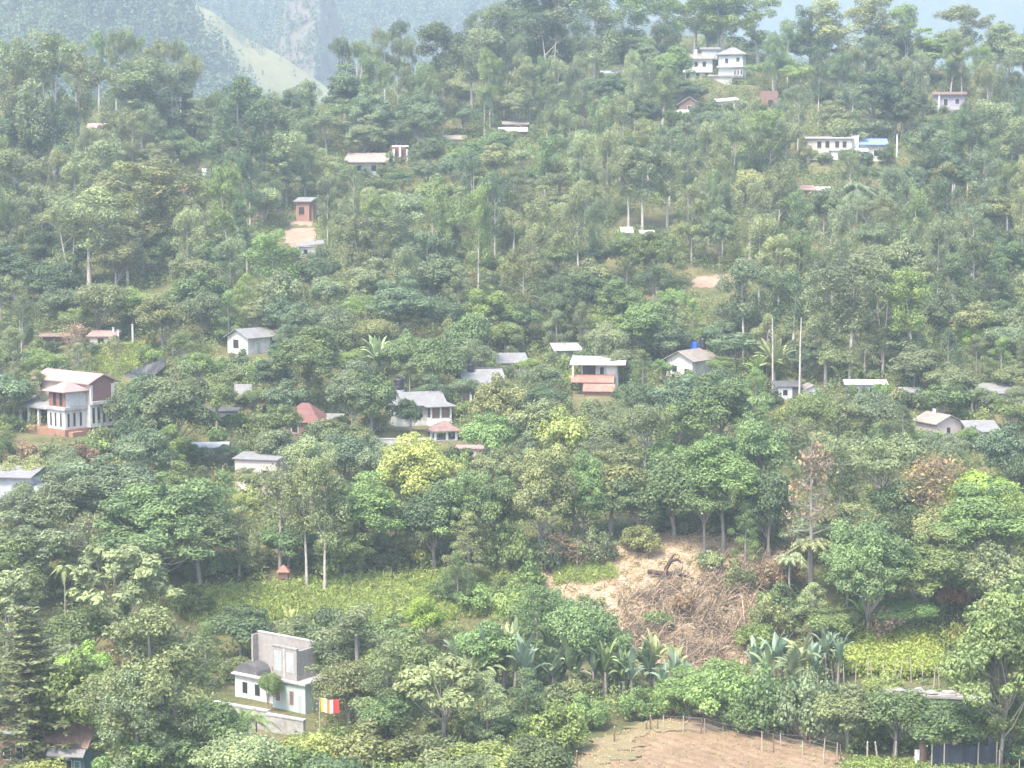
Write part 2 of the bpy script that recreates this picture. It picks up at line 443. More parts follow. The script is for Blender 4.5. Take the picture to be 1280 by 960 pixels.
def make_araucaria(seed, h=15.0):
    g = np.random.default_rng(seed)
    tr, cr = Acc(), Acc()
    tr.tube([(0, 0, -0.8), (0, 0, h * 0.5), (0, 0, h)], [0.28, 0.17, 0.03], 7)
    z = 2.2; C, Nn, S, A = [], [], [], []
    while z < h - 0.3:
        L = 3.9 * (1 - (z / h) ** 1.5) + 0.35
        for b in range(7):
            a = 6.283 * b / 7 + g.uniform(-.25, .25) + z
            LL = L * g.uniform(0.8, 1.1)
            t = np.linspace(0, 1, 7)
            P = np.stack([np.cos(a) * LL * t, np.sin(a) * LL * t, z + 0.45 * LL * t * t * 0.5 - 0.18 * LL * t], 1)
            tr.tube(P[::2], [0.05, 0.04, 0.03, 0.015], 4)
            for k in range(int(12 * LL) + 6):
                q = g.uniform(0.12, 1.0)
                p = P[0] + (P[-1] - P[0]) * q; p[2] = np.interp(q, t, P[:, 2])
                side = np.array([-math.sin(a), math.cos(a), 0]) * g.normal() * 0.28
                C.append(p + side + [0, 0, g.normal() * 0.08]); Nn.append([g.normal() * .35, g.normal() * .35, 1]); S.append(0.26 * g.uniform(.7, 1.3)); A.append(g.random())
        z += 0.62 + 0.35 * (1 - z / h)
    V, Q = cards(np.array(C), norm(np.array(Nn)), np.array(S), np.array(S) * 0.5, g)
    cr.add(V, Q, np.repeat(A, 4))
    plant('araucaria_tree', tr.mesh('trunk', 'bark', True), cr.mesh('crown', 'leaf'))

def make_dead(seed, h=12.0, leaves=700, kind='withered_tree', Rr=2.7, z0=0.36):
    g = np.random.default_rng(seed)
    tr, cr = Acc(), Acc()
    tr.tube([(0, 0, -0.8), (0.1, 0, h * 0.4), (0.15, 0.1, h * 0.75), (0.1, 0.1, h)], [0.24, 0.17, 0.1, 0.03], 7)
    tips = []
    for i in range(34):
        z = h * g.uniform(z0, 0.96); a = g.uniform(0, 6.283)
        L = Rr * g.uniform(0.4, 1.0) * (1.2 - 0.75 * (z / h - z0) / (1 - z0))
        e = np.array([math.cos(a) * L, math.sin(a) * L, z + L * g.uniform(-0.05, 0.45)])
        limb(tr, (0.1, 0.05, z), e, 0.05, 0.014, g, 0.05)
        for q in range(4):
            f = np.array([0.1, 0.05, z]) + (e - [0.1, 0.05, z]) * g.uniform(0.35, 1)
            e2 = f + g.normal(size=3) * [0.7, 0.7, 0.5]
            limb(tr, f, e2, 0.02, 0.008, g, 0.05, 3, 3); tips.append(e2)
    tips = np.array(tips)
    c = tips[g.integers(0, len(tips), leaves)] + g.normal(size=(leaves, 3)) * [0.38, 0.38, 0.3]
    S = g.uniform(0.1, 0.24, leaves)
    V, Q = cards(c, norm(g.normal(size=(leaves, 3)) + [0, 0, 0.5]), S, S * 0.5, g)
    cr.add(V, Q, np.repeat(g.random(leaves), 4))
    plant(kind, tr.mesh('trunk', 'bark_grey', True), cr.mesh('crown', 'leaf'))

def make_banana(seed, stems=1):
    g = np.random.default_rng(seed)
    tr, cr = Acc(), Acc()
    for s in range(stems):
        b = np.array([g.normal() * 0.9, g.normal() * 0.9, 0]) if s else np.zeros(3)
        H = g.uniform(0.8, 1.6)
        tr.tube([b + [0, 0, -0.6], b + [0.05, 0, H * 0.5], b + [0.08, 0.05, H]], [0.17, 0.14, 0.09], 7)
        top = b + [0.08, 0.05, H]
        nl = g.integers(8, 12)
        for i in range(nl):
            a = 6.283 * i * 0.381 * 1.02 + g.uniform(-.3, .3)
            el = g.uniform(0.75, 1.48)
            L = g.uniform(1.8, 2.7); W = g.uniform(0.19, 0.3)
            t = np.linspace(0, 1, 8)
            out = L * (t * math.cos(el) + 0.18 * t * t); upz = L * (t * math.sin(el) - (0.75 - 0.3 * el) * t ** 2.2)
            dirv = np.array([math.cos(a), math.sin(a), 0]); sd = np.array([-math.sin(a), math.cos(a), 0])
            mid = top + out[:, None] * dirv + upz[:, None] * [0, 0, 1.0]
            w = W * np.sin(np.pi * np.clip(0.08 + 0.9 * t, 0, 1)) ** 0.6
            w[0] = 0.05
            tears = 1 + g.normal(size=8) * 0.2
            for sgn in (-1, 1):
                edge = mid + sgn * sd * (w * tears)[:, None] - np.array([0, 0, 1]) * (w * 0.28)[:, None]
                V = np.concatenate([mid, edge]); k = np.arange(7)
                Q = np.stack([k, k + 1, k + 9, k + 8], 1)
                cr.add(V, Q, np.full(16, g.uniform(0.2, 0.95)))
    plant('banana_plant', tr.mesh('stem', 'bark_grey', True), cr.mesh('leaves', 'leaf_big'), ('stem', 'leaves'))

def make_palm(seed, kind, h, nf, L, r=0.13):
    g = np.random.default_rng(seed)
    tr, cr = Acc(), Acc()
    tr.tube([(0, 0, -0.8), (0.15, 0, h * 0.35), (0.1, 0.1, h * 0.7), (0.2, 0.05, h)], [r * 1.3, r, r * 0.9, r * 0.8], 7)
    for i in range(nf):
        a = 6.283 * i / nf + g.uniform(-.2, .2); el = g.uniform(-0.1, 1.2)
        t = np.linspace(0, 1, 12)
        out = L * (t * math.cos(el) + 0.1 * t * t); upz = L * (t * math.sin(el) - 0.75 * t ** 2)
        dv = np.array([math.cos(a), math.sin(a), 0]); sd = np.array([-math.sin(a), math.cos(a), 0])
        P = np.array([0.2, 0.05, h]) + out[:, None] * dv + upz[:, None] * [0, 0, 1.0]
        tr.tube(P, np.linspace(0.04, 0.012, 12), 4)
        for j in range(1, 12):
            for sgn in (-1, 1):
                for q in range(2):
                    p = P[j] + (P[j] - P[j - 1]) * (q * 0.5)
                    ll = 0.5 * L * 0.42 * math.sin(math.pi * (0.12 + 0.8 * t[j])) * g.uniform(.8, 1.15)
                    e = p + sgn * sd * ll + (P[j] - P[j - 1]) * 0.8 - np.array([0, 0, 0.35 * ll])
                    wv = norm(P[j] - P[j - 1]) * 0.06
                    cr.add([p - wv, p + wv, e + wv * .4, e - wv * .4], [[0, 1, 2, 3]], np.full(4, g.random()))
    plant(kind, tr.mesh('trunk', 'bark_grey', True), cr.mesh('crown', 'leaf'))

def make_shrub(seed, h=2.6, Rr=1.9, nb=11, card=0.14):
    g = np.random.default_rng(seed)
    tr, cr = Acc(), Acc()
    blobs = []
    for i in range(nb):
        a = g.uniform(0, 6.283); q = math.sqrt(g.random())
        z = h * g.uniform(0.3, 0.8) * (1.1 - 0.45 * q)
        c = np.array([math.cos(a) * Rr * 0.7 * q, math.sin(a) * Rr * 0.7 * q, z])
        r = g.uniform(0.45, 0.85)
        blobs.append((c, (r, r, r * 0.85))); limb(tr, (0, 0, -0.3), c, 0.045, 0.02, g)
    blob_cards(cr, blobs, 34, card, g, up=0.4, jit=0.65, under=0.4)
    plant('shrub', tr.mesh('stem', 'bark', True), cr.mesh('foliage', 'leaf'), ('stem', 'foliage'))

for s in range(7):
    make_broadleaf(100 + s, h=[10, 9, 11, 10, 8.5, 11.5, 10][s], Rr=[4.3, 4.6, 3.9, 4.8, 4.2, 4.1, 4.0][s], nb=[40, 44, 40, 48, 36, 44, 38][s],
                   trunkfrac=[.14, .1, .2, .12, .16, .22, .18][s], card=[.17, .15, .17, .19, .16, .17, .2][s], dens=[27, 30, 27, 24, 29, 27, 22][s])
for s in range(4):      # big old ones
    make_broadleaf(150 + s, h=[17, 15, 19, 16][s], Rr=[5.6, 6.6, 5.2, 7.2][s], nb=[92, 96, 96, 104][s], trunkfrac=[.2, .15, .26, .13][s], card=.19, dens=24)
for s in range(6):
    make_euc(200 + s, h=[16, 17, 15, 18, 16, 15][s], Rr=[3.2, 3.6, 3.9, 3.3, 3.0, 3.6][s], nl=[18, 20, 18, 19, 15, 19][s], bare=[.3, .24, .2, .4, .44, .18][s], twin=s in (2, 5))
for s in range(4):
    make_feathery(300 + s, Rr=[2.9, 3.3, 2.6, 3.6][s], nb=[46, 54, 42, 60][s])
for s in range(3):
    make_spreading(400 + s)
make_bigleaf(500); make_bigleaf(501, 9.5, 4.2)
make_araucaria(600)
make_dead(700); make_dead(701, 10, 1500, 'thin_crowned_tree', 3.4, 0.5)
for s in range(4): make_banana(800 + s, [1, 3, 2, 1][s])
make_palm(900, 'areca_palm', 9.0, 9, 1.7, 0.1); make_palm(901, 'palm_tree', 4.5, 15, 3.2); make_palm(902, 'tree_fern', 4.0, 11, 2.0)
for s in range(4): make_shrub(1000 + s, [2.6, 2.2, 3.0, 2.4][s], [1.9, 2.1, 1.7, 2.2][s])
for s in range(3): make_shrub(1050 + s, [4.6, 4.0, 5.2][s], [3.5, 3.9, 3.2][s], 36)
NOMINAL = {}
for kind, vs in PLANTS.items():
    NOMINAL[kind] = []
    for tr, cr, nm in vs:
        co = np.empty(len(cr.vertices) * 3, np.float32); cr.vertices.foreach_get('co', co); co = co.reshape(-1, 3)
        hi, lo = np.percentile(co, 99.5, axis=0), np.percentile(co, 0.5, axis=0)
        NOMINAL[kind].append((float(hi[2]), float(max(hi[0] - lo[0], hi[1] - lo[1])), float(lo[2])))

TINT = {  # leaf colours
    'dark': (0.130, 0.182, 0.085), 'mid': (0.186, 0.259, 0.104), 'olive': (0.240, 0.281, 0.130), 'bluish': (0.172, 0.235, 0.126),
    'lime': (0.308, 0.448, 0.095), 'yellow': (0.333, 0.377, 0.121), 'pale': (0.301, 0.360, 0.176), 'grey': (0.219, 0.269, 0.143),
    'fresh': (0.219, 0.315, 0.110), 'brown': (0.325, 0.248, 0.165), 'orange': (0.290, 0.225, 0.120), 'red': (0.382, 0.224, 0.143), 'silver': (0.230, 0.310, 0.210)}
WORDS = {'dark': 'dark green', 'mid': 'mid green', 'olive': 'olive green', 'bluish': 'bluish green', 'lime': 'lime green', 'yellow': 'yellowish green',
         'pale': 'pale green', 'grey': 'grey green', 'fresh': 'fresh green', 'brown': 'reddish brown', 'orange': 'orange brown', 'red': 'rusty red', 'silver': 'silvery green'}
FORM = {'broadleaf_tree': ('bushy tree', 'tree'), 'eucalyptus_tree': ('airy eucalyptus', 'tree'), 'feathery_tree': ('feathery upright tree', 'tree'),
        'spreading_tree': ('flat topped tree', 'tree'), 'large_leaved_tree': ('large leaved tree', 'tree'), 'araucaria_tree': ('tiered conifer', 'tree'),
        'withered_tree': ('withered tree', 'tree'), 'thin_crowned_tree': ('sparse forked tree', 'tree'), 'banana_plant': ('banana plant', 'banana plant'),
        'areca_palm': ('slim areca palm', 'palm'), 'palm_tree': ('arching palm', 'palm'), 'tree_fern': ('small feathery palm', 'palm'), 'shrub': ('leafy shrub', 'shrub')}
GROUPS = {'broadleaf_tree': 'bushy trees on the hillside', 'eucalyptus_tree': 'eucalyptus trees on the hillside', 'feathery_tree': 'feathery trees on the hillside',
          'spreading_tree': 'flat topped trees on the hillside', 'large_leaved_tree': 'large leaved trees', 'banana_plant': 'banana plants', 'shrub': 'shrubs on the slopes',
          'withered_tree': 'withered trees', 'thin_crowned_tree': 'sparse forked trees', 'tree_fern': 'small feathery palms', 'palm_tree': 'arching palms'}
TREES = []     # dicts for labels
def put_plant(kind, p, height, width, tint, var=None, label=None, jitter=0.16):
    vs = PLANTS[kind]
    if kind == 'broadleaf_tree' and var is None:
        var = random.randrange(7, 11) if height > 12.8 or width > 11.5 else random.randrange(7)
    if kind == 'shrub' and var is None:
        var = random.randrange(4, 7) if width > 4.8 else random.randrange(4)
    i = random.randrange(len(vs)) if var is None else var % len(vs)
    tr, cr, nm = vs[i]
    hn, wn, _lo = NOMINAL[kind][i]
    root = link(kind, None); root.empty_display_size = 0.5
    root.location = p
    s = height / hn; sw = width / wn
    root.scale = (sw, sw, s); root.rotation_euler = (0, 0, random.uniform(0, 6.283))
    t = link(nm[0], tr, root); c = link(nm[1], cr, root)
    j = 1 + random.uniform(-jitter, jitter); k = random.uniform(-jitter, jitter) * 0.5
    b = TINT[tint]
    c.color = (b[0] * j * (1 + k), b[1] * j, b[2] * j * (1 - k), 1)
    u, v = project(p.x, p.y, p.z + height * 0.65)
    tag(root, label, FORM[kind][1], GROUPS.get(kind))
    TREES.append(dict(o=root, kind=kind, tint=tint, u=float(u), v=float(v), h=height, y=p.y, label=label))
    return root
# ------------------------------------------------------------------ buildings, measured in photograph pixels at their own distance
VIEWS = []      # (u0, v0, u1, v1, y): what the photograph shows of each thing, kept free of filler plants
HOUSES = []
LAND = []       # (phrase, u, v)

def box_bm(bm, x0, x1, y0, y1, z0, z1):
    vs = [bm.verts.new(c) for c in ((x0, y0, z0), (x1, y0, z0), (x1, y1, z0), (x0, y1, z0), (x0, y0, z1), (x1, y0, z1), (x1, y1, z1), (x0, y1, z1))]
    for f in ((3, 2, 1, 0), (4, 5, 6, 7), (0, 1, 5, 4), (1, 2, 6, 5), (2, 3, 7, 6), (3, 0, 4, 7)):
        bm.faces.new([vs[i] for i in f])

def prism_bm(bm, prof, a0, a1, axis):
    """a closed outline (in the plane across AXIS) drawn out along AXIS"""
    def P(q, a): return (a, q[0], q[1]) if axis == 'x' else (q[0], a, q[1])
    A = [bm.verts.new(P(q, a0)) for q in prof]; B = [bm.verts.new(P(q, a1)) for q in prof]
    n = len(prof)
    bm.faces.new(A[::-1]); bm.faces.new(B)
    for i in range(n):
        j = (i + 1) % n
        bm.faces.new((A[i], A[j], B[j], B[i]))

class Bld:
    def __init__(s, name, label, cat, u, v, yaw=0, vis=None, land=None, pad=None, group=None, p=None):
        s.p = p or ground(u, v); s.k = s.p.y / F
        s.root = link(name, None); s.root.location = s.p; s.root.rotation_euler = (0, 0, R(yaw)); s.root.empty_display_size = 1
        tag(s.root, label, cat, group)
        if vis:
            HOUSES.append((name, *vis, u, v, s.p.y))
            cut = 0.74 if s.p.y > 385 else 0.80 if (s.p.y > 300 and name not in ('villa', 'cottage', 'veranda_house', 'white_roofed_house', 'tiled_house', 'pink_cottage')) else 1.0
            VIEWS.append((vis[0], vis[1], vis[2], vis[1] + (vis[3] - vis[1]) * cut, s.p.y + (11 if name == 'unfinished_house' else 4)))
        if land: LAND.append((land, u, v - 12))
        if pad: PADS.append((s.p.x, s.p.y, pad * s.k, s.p.z))
    def emit(s, name, m, bm, par=None, bevel=0.0):
        bmesh.ops.recalc_face_normals(bm, faces=bm.faces)
        bmesh.ops.scale(bm, vec=(s.k,) * 3, verts=bm.verts)
        me = bpy.data.meshes.new(name); bm.to_mesh(me); bm.free()
        me.materials.append(MATS[m])
        return link(name, me, par or s.root)
    def bx(s, name, m, x0, x1, y0, y1, z0, z1, par=None):
        bm = bmesh.new(); box_bm(bm, x0, x1, y0, y1, z0, z1); return s.emit(name, m, bm, par)
    def bxs(s, name, m, boxes, par=None):
        bm = bmesh.new()
        for b in boxes: box_bm(bm, *b)
        return s.emit(name, m, bm, par)
    def prism(s, name, m, prof, a0, a1, axis, par=None):
        bm = bmesh.new(); prism_bm(bm, prof, a0, a1, axis); return s.emit(name, m, bm, par)
    def body(s, m, x0, x1, y0, y1, z0, zeave, rise, axis='x', name='wall'):
        """walls with gables under a ridge along AXIS"""
        a, b = (y0, y1) if axis == 'x' else (x0, x1)
        prof = [(a, z0), (b, z0), (b, zeave), ((a + b) / 2, zeave + rise), (a, zeave)]
        return s.prism(name, m, prof, *((x0, x1) if axis == 'x' else (y0, y1)), axis)
    def gable(s, m, x0, x1, y0, y1, zeave, rise, axis='x', over=2.5, th=1.0, name='roof'):
        a, b = (y0, y1) if axis == 'x' else (x0, x1)
        c = (a + b) / 2; w = (b - a) / 2; dz = rise * over / w
        e = 0.25
        prof = [(a - over, zeave - dz + e), (c, zeave + rise + e), (b + over, zeave - dz + e), (b + over, zeave - dz + th + e), (c, zeave + rise + th + e), (a - over, zeave - dz + th + e)]
        a0, a1 = (x0, x1) if axis == 'x' else (y0, y1)
        bm = bmesh.new()
        # two slopes and a ridge cap as one sheet
        def P(q, t): return (t, q[0], q[1]) if axis == 'x' else (q[0], t, q[1])
        A = [bm.verts.new(P(q, a0 - over)) for q in prof]; B = [bm.verts.new(P(q, a1 + over)) for q in prof]
        for i in range(6):
            j = (i + 1) % 6; bm.faces.new((A[i], A[j], B[j], B[i]))
        for L in (A, B):
            bm.faces.new((L[0], L[1], L[4], L[5])); bm.faces.new((L[1], L[2], L[3], L[4]))
        return s.emit(name, m, bm)
    def hip(s, m, x0, x1, y0, y1, zeave, rise, over=2.5, th=1.0, name='roof', ridge=None, par=None):
        bm = bmesh.new()
        X0, X1, Y0, Y1 = x0 - over, x1 + over, y0 - over, y1 + over
        w = min(X1 - X0, Y1 - Y0) / 2
        cx, cy = (X0 + X1) / 2, (Y0 + Y1) / 2
        lx, ly = (X1 - X0) / 2 - w, (Y1 - Y0) / 2 - w
        lo = [bm.verts.new(c) for c in ((X0, Y0, zeave), (X1, Y0, zeave), (X1, Y1, zeave), (X0, Y1, zeave))]
        ed = [bm.verts.new(c) for c in ((X0, Y0, zeave + th), (X1, Y0, zeave + th), (X1, Y1, zeave + th), (X0, Y1, zeave + th))]
        lx, ly = max(lx, 0.15), max(ly, 0.0)
        if ly > lx:
            r0, r1 = bm.verts.new((cx, cy - ly, zeave + th + rise)), bm.verts.new((cx, cy + ly, zeave + th + rise))
            bm.faces.new((ed[0], ed[1], r0)); bm.faces.new((ed[1], ed[2], r1, r0)); bm.faces.new((ed[2], ed[3], r1)); bm.faces.new((ed[3], ed[0], r0, r1))
        else:
            r0, r1 = bm.verts.new((cx - lx, cy, zeave + th + rise)), bm.verts.new((cx + lx, cy, zeave + th + rise))
            bm.faces.new((ed[0], ed[1], r1, r0)); bm.faces.new((ed[1], ed[2], r1)); bm.faces.new((ed[2], ed[3], r0, r1)); bm.faces.new((ed[3], ed[0], r0))
        bm.faces.new(lo[::-1])
        for i in range(4):
            j = (i + 1) % 4; bm.faces.new((lo[i], lo[j], ed[j], ed[i]))
        return s.emit(name, m, bm, par)
    def slab(s, name, m, x0, x1, y0, y1, zf, zb, th=1.0, zr=0.0, par=None):
        """a roof sheet: front edge at height ZF, back edge at ZB, right end ZR higher"""
        bm = bmesh.new(); box_bm(bm, x0, x1, y0, y1, 0, th)
        for v in bm.verts:
            v.co.z += zf + (zb - zf) * (v.co.y - y0) / (y1 - y0) + zr * (v.co.x - x0) / (x1 - x0)
        return s.emit(name, m, bm, par)
    def win(s, side, plane, a, z, w, h, frame='white', pane='glass', name='window'):
        """a window in a wall: frame and pane proud of the wall plane"""
        t, f = 0.35, max(0.12 * w, 0.5)
        def box(a0, a1, z0, z1, d0, d1):
            if side == 'f': return (a0, a1, plane - d1, plane - d0, z0, z1)
            if side == 'b': return (a0, a1, plane + d0, plane + d1, z0, z1)
            if side == 'l': return (plane - d1, plane - d0, a0, a1, z0, z1)
            return (plane + d0, plane + d1, a0, a1, z0, z1)
        fr = s.bxs(name, frame, [box(a - w / 2 - f, a - w / 2, z - f, z + h + f, -.1, t), box(a + w / 2, a + w / 2 + f, z - f, z + h + f, -.1, t),
                                 box(a - w / 2, a + w / 2, z + h, z + h + f, -.1, t), box(a - w / 2, a + w / 2, z - f, z, -.1, t)])
        s.bx('pane', pane, *box(a - w / 2, a + w / 2, z, z + h, -.05, t * 0.4), par=fr)
        return fr
    def cyl(s, name, m, x, y, z0, z1, r, r2=None, par=None, n=14):
        bm = bmesh.new()
        bmesh.ops.create_cone(bm, cap_ends=True, segments=n, radius1=r, radius2=r if r2 is None else r2, depth=z1 - z0)
        bmesh.ops.translate(bm, vec=(x, y, (z0 + z1) / 2), verts=bm.verts)
        return s.emit(name, m, bm, par)

def tank(owner, x, y, z, r, h, m, label, name='water_tank'):
    """a plastic water tank with a domed lid, standing on a roof"""
    pt = owner.root.matrix_basis @ Vector((x * owner.k, y * owner.k, z * owner.k))
    T = Bld(name, label, 'water tank', 0, 0, p=pt)
    T.k = owner.k
    bm = bmesh.new()
    prof = [(0.96, 0), (1, .06), (1, .3), (.95, .33), (1, .36), (1, .62), (.95, .65), (1, .68), (1, .84), (.8, .93), (.36, 1.0)]
    rings = [[bm.verts.new((r * a * math.cos(t), r * a * math.sin(t), h * q)) for t in np.linspace(0, 6.283, 16, endpoint=False)] for a, q in prof]
    for A, B in zip(rings, rings[1:]):
        for i in range(16): bm.faces.new((A[i], A[(i + 1) % 16], B[(i + 1) % 16], B[i]))
    bm.faces.new(rings[0][::-1]); bm.faces.new(rings[-1])
    T.emit('body', m, bm); T.cyl('lid', m, 0, 0, h * .99, h * 1.08, r * .38)

# --- the red and white villa
b = Bld('villa', 'three storey villa with brick red upper walls, pinkish roofs and white columned ground floor', 'house', 82, 546, -40,
        (16, 456, 136, 540), 'the red and white villa', 75)
b.bx('plinth', 'rawbrick', -104, 3, -3, 73, -14, 9)
b.bx('wall', 'white', -36, 0, 0, 33, 9, 33)
b.bx('wall', 'white', -108, 8, 33, 74, 9, 38)
b.bx('ledge', 'concrete', -39, 3, -3, 32.6, 33.2, 37)
b.bx('ledge', 'concrete', -111, 13, 33.3, 77, 38.2, 42)
b.bx('upper_wall', 'brick', -34, -0.6, 1, 1.8, 37.2, 58)
b.bx('upper_wall', 'white', -34, -0.2, 2, 33, 37.2, 58)
b.body('pinkwall', -104, 5.4, 34, 73, 42.2, 66, 9, 'x', name='upper_wall')
b.body('brick', 5.6, 6.4, 34.2, 72.8, 42.2, 66, 9, 'x', name='gable_wall')
b.gable('roof_pink', -104, 6, 34, 73, 66, 9, 'x', over=5, th=1.2)
b.hip('roof_pink', -36, 2, -1, 33, 56, 11, over=4, name='tower_roof')
for a in (-22, -9): b.win('f', 1, a, 38.5, 6, 16, 'brick')
for a in (-29, -19.5, -8.5): b.win('f', 0, a, 12, 3.6, 17, 'white', 'dark_opening')
for a in (5, 14, 24): b.win('r', 0, a, 12, 3.4, 17, 'white', 'dark_opening')
for a in (38, 46, 54.5, 64): b.win('r', 8, a, 14, 4.2, 20, 'white', 'dark_opening')
b.win('f', 34, -94, 47, 6.5, 13, 'white'); b.win('f', 34, -60, 47, 6.5, 13, 'white')
for x, y in ((7.5, 35), (7.5, 69)): b.bx('column', 'white', x - .9, x + 2, y - 1.5, y + 1.5, 42.2, 63)
b.slab('veranda_roof', 'roof_grey', -106, -36.2, 2, 32.8, 31, 40, 1.0)
for x in (-102, -84, -63, -42): b.bx('column', 'white', x - 1.6, x + 1.6, 5, 8.2, 9, 31)
for x in (-93, -73, -52): b.win('f', 33, x, 10, 8, 17, 'cream', 'dark_opening', 'door')
b.bx('steps', 'rawbrick', 3.2, 12, 2, 20, -14, 6)

# --- white gabled cottage
b = Bld('cottage', 'small white cottage with a low gable, grey roof and one square black window', 'house', 310, 443, -40, (272, 402, 342, 440), 'the white gabled cottage', 45)
b.body('white', -38, 0, 0, 46, 0, 21, 9, 'y'); b.gable('roof_grey', -38, 0, 0, 46, 21, 9, 'y', over=4)
b.bx('plinth', 'greywall', -40, 2, -2, 48, -12, -0.1)
b.win('f', 0, -22, 6.5, 10, 11, 'white', 'dark_opening'); b.win('r', 0, 18, 1, 6, 13, 'white', 'greywall', 'door')
b.bx('porch_wall', 'white', 0.3, 10, 30, 48, 0, 5); b.bx('porch_opening', 'dark_opening', 0.2, 1, 38, 45.5, 5.2, 18)
b.slab('back_roof', 'roof_red', -34, 2, 50, 66, 26, 30)
b.bxs('wall_back', 'brownwall', [(-32, 0, 51, 65, 0, 25)])

# --- long low roofs behind the villa
b = Bld('farm_shed', 'low shed with pale pink roof and tan wall behind the white posts', 'shed', 128, 432, -8, (100, 406, 146, 432), None, 30)
b.bx('wall', 'cream', -16, 15, 0, 18, 0, 11); b.slab('roof', 'roof_pink', -20, 18, -3, 22, 11.2, 17)
b.bx('opening', 'dark_opening', -6, 2, -.4, -.1, 0.5, 9)
b = Bld('long_shed', 'long thin brown roofed shed on posts above the villa', 'shed', 76, 432, 4, (48, 416, 98, 428), None, 30)
b.slab('roof', 'roof_rust', -28, 24, -2, 14, 11, 13.5, .9)
for x in (-25, -8, 8, 21): b.bx('post', 'wood', x - .7, x + .7, -1, .4, 0, 11.2)
b.bx('wall', 'brownwall', -24, 20, 10, 11, 0, 10.5)
for u, v0, v1, lb in ((142, 431, 410, 'white concrete post next to the pale pink shed roof'), (148, 432, 413, 'shorter of the white posts right of the pale pink shed'), (166, 431, 406, 'tall lone whitish post by the dry yellow bush')):
    b = Bld('concrete_post', lb, 'post', u, v0, 5, (u - 2, v1, u + 2, v0), group='white concrete posts'); h = v0 - v1
    b.bxs('shaft', 'white', [(-1.1, 1.1, -1.1, 1.1, -3, h)]); b.bxs('cap', 'concrete', [(-1.5, 1.5, -1.5, 1.5, h + .05, h + 1)])

# --- sheds and roofs below the cottage
b = Bld('lean_to_shed', 'tiny shed under one steep pale grey sheet below the white cottage', 'shed', 306, 506, 6, (292, 477, 318, 500), 'the steep grey sheet roof', 22)
b.slab('roof', 'roof_grey', -13, 9, -4, 12, 7, 24); b.bx('wall', 'brownwall', -10, 8, 0, 11, 0, 9); b.bx('side_wall', 'wood', 9.2, 20, 2, 12, 0, 14)
b = Bld('tiled_house', 'house half hidden by trees under a steep rusty red hip roof', 'house', 376, 546, -15, (364, 503, 402, 526), 'the rusty red hip roof', 45)
b.bx('wall', 'brownwall', -26, 24, 0, 40, 0, 18); b.hip('roof_red', -26, 24, 0, 40, 18, 22, over=4); b.win('f', 0, -8, 5, 8, 9)
b = Bld('grey_roofed_annexe', 'low annexe with a pale grey sheet roof beside the rusty red hip roof', 'house', 412, 545, -10, (400, 514, 424, 528), None, 25)
b.slab('roof', 'roof_grey', -13, 14, -3, 24, 17, 25); b.bx('wall', 'block', -11, 12, 0, 22, 0, 17); b.win('f', 0, 0, 6, 5, 7)
b = Bld('flat_roofed_house', 'low house with pale flat roof almost buried in trees left of the white walled ruin', 'house', 262, 574, 5, (238, 550, 284, 560), None, 30)
b.bx('wall', 'block', -20, 20, 0, 24, 0, 14); b.slab('roof', 'roof_white', -24, 24, -3, 27, 14.2, 17.5); b.win('f', 0, -6, 4, 6, 7)
b = Bld('low_white_house', 'bit of white wall and eave glimpsed under the steep grey sheet roof', 'house', 277, 527, 0, (262, 511, 298, 522), None, 25)
b.bx('wall', 'white', -15, 18, 0, 18, 0, 11); b.slab('roof', 'roof_dark', -18, 21, -3, 20, 12.5, 15); b.win('f', 0, -5, 3, 6, 6); b.win('f', 0, 9, 3, 6, 6)
b = Bld('white_walled_house', 'tall pinkish white walls seen through tree trunks, no roof showing', 'house', 320, 616, -14, (312, 570, 340, 596), 'the walls seen through trunks', 40)
b.bx('wall', 'pinkwall', -28, 28, 0, 34, 0, 42); b.slab('roof', 'roof_grey', -31, 31, -3, 37, 42.2, 46); b.win('f', 0, -12, 16, 9, 13); b.win('f', 0, 12, 16, 9, 13); b.bx('step', 'concrete', -30, 30, -6, -.2, -8, 2)
b = Bld('terraced_house', 'pale two level house with white balcony slab and pillars, half cut by the frame', 'house', 26, 652, -8, (0, 584, 40, 600), 'the house with white balcony', 55)
b.bx('wall', 'greywall', -50, 34, 6, 46, 0, 44); b.slab('roof', 'roof_grey', -56, 14, 2, 50, 55, 63); b.bx('upper_wall', 'greywall', -50, 10, 8, 46, 44.2, 54)
b.bx('balcony', 'bright', -24, 40, -8, 5.8, 24, 27); b.bx('parapet', 'bright', -10, 46, -4, 5, 36, 39)
for x in (-22, -2, 10, 34): b.bx('pillar', 'bright', x - 1.8, x + 1.8, -6, -2.5, 0, 24)
for x in (4, 24): b.bx('pillar', 'bright', x - 1.4, x + 1.4, -3, 0, 27.2, 36)
for x in (-36, -12, 12): b.win('f', 6, x, 6, 8, 12); b.win('f', 6, x, 28, 8, 10)

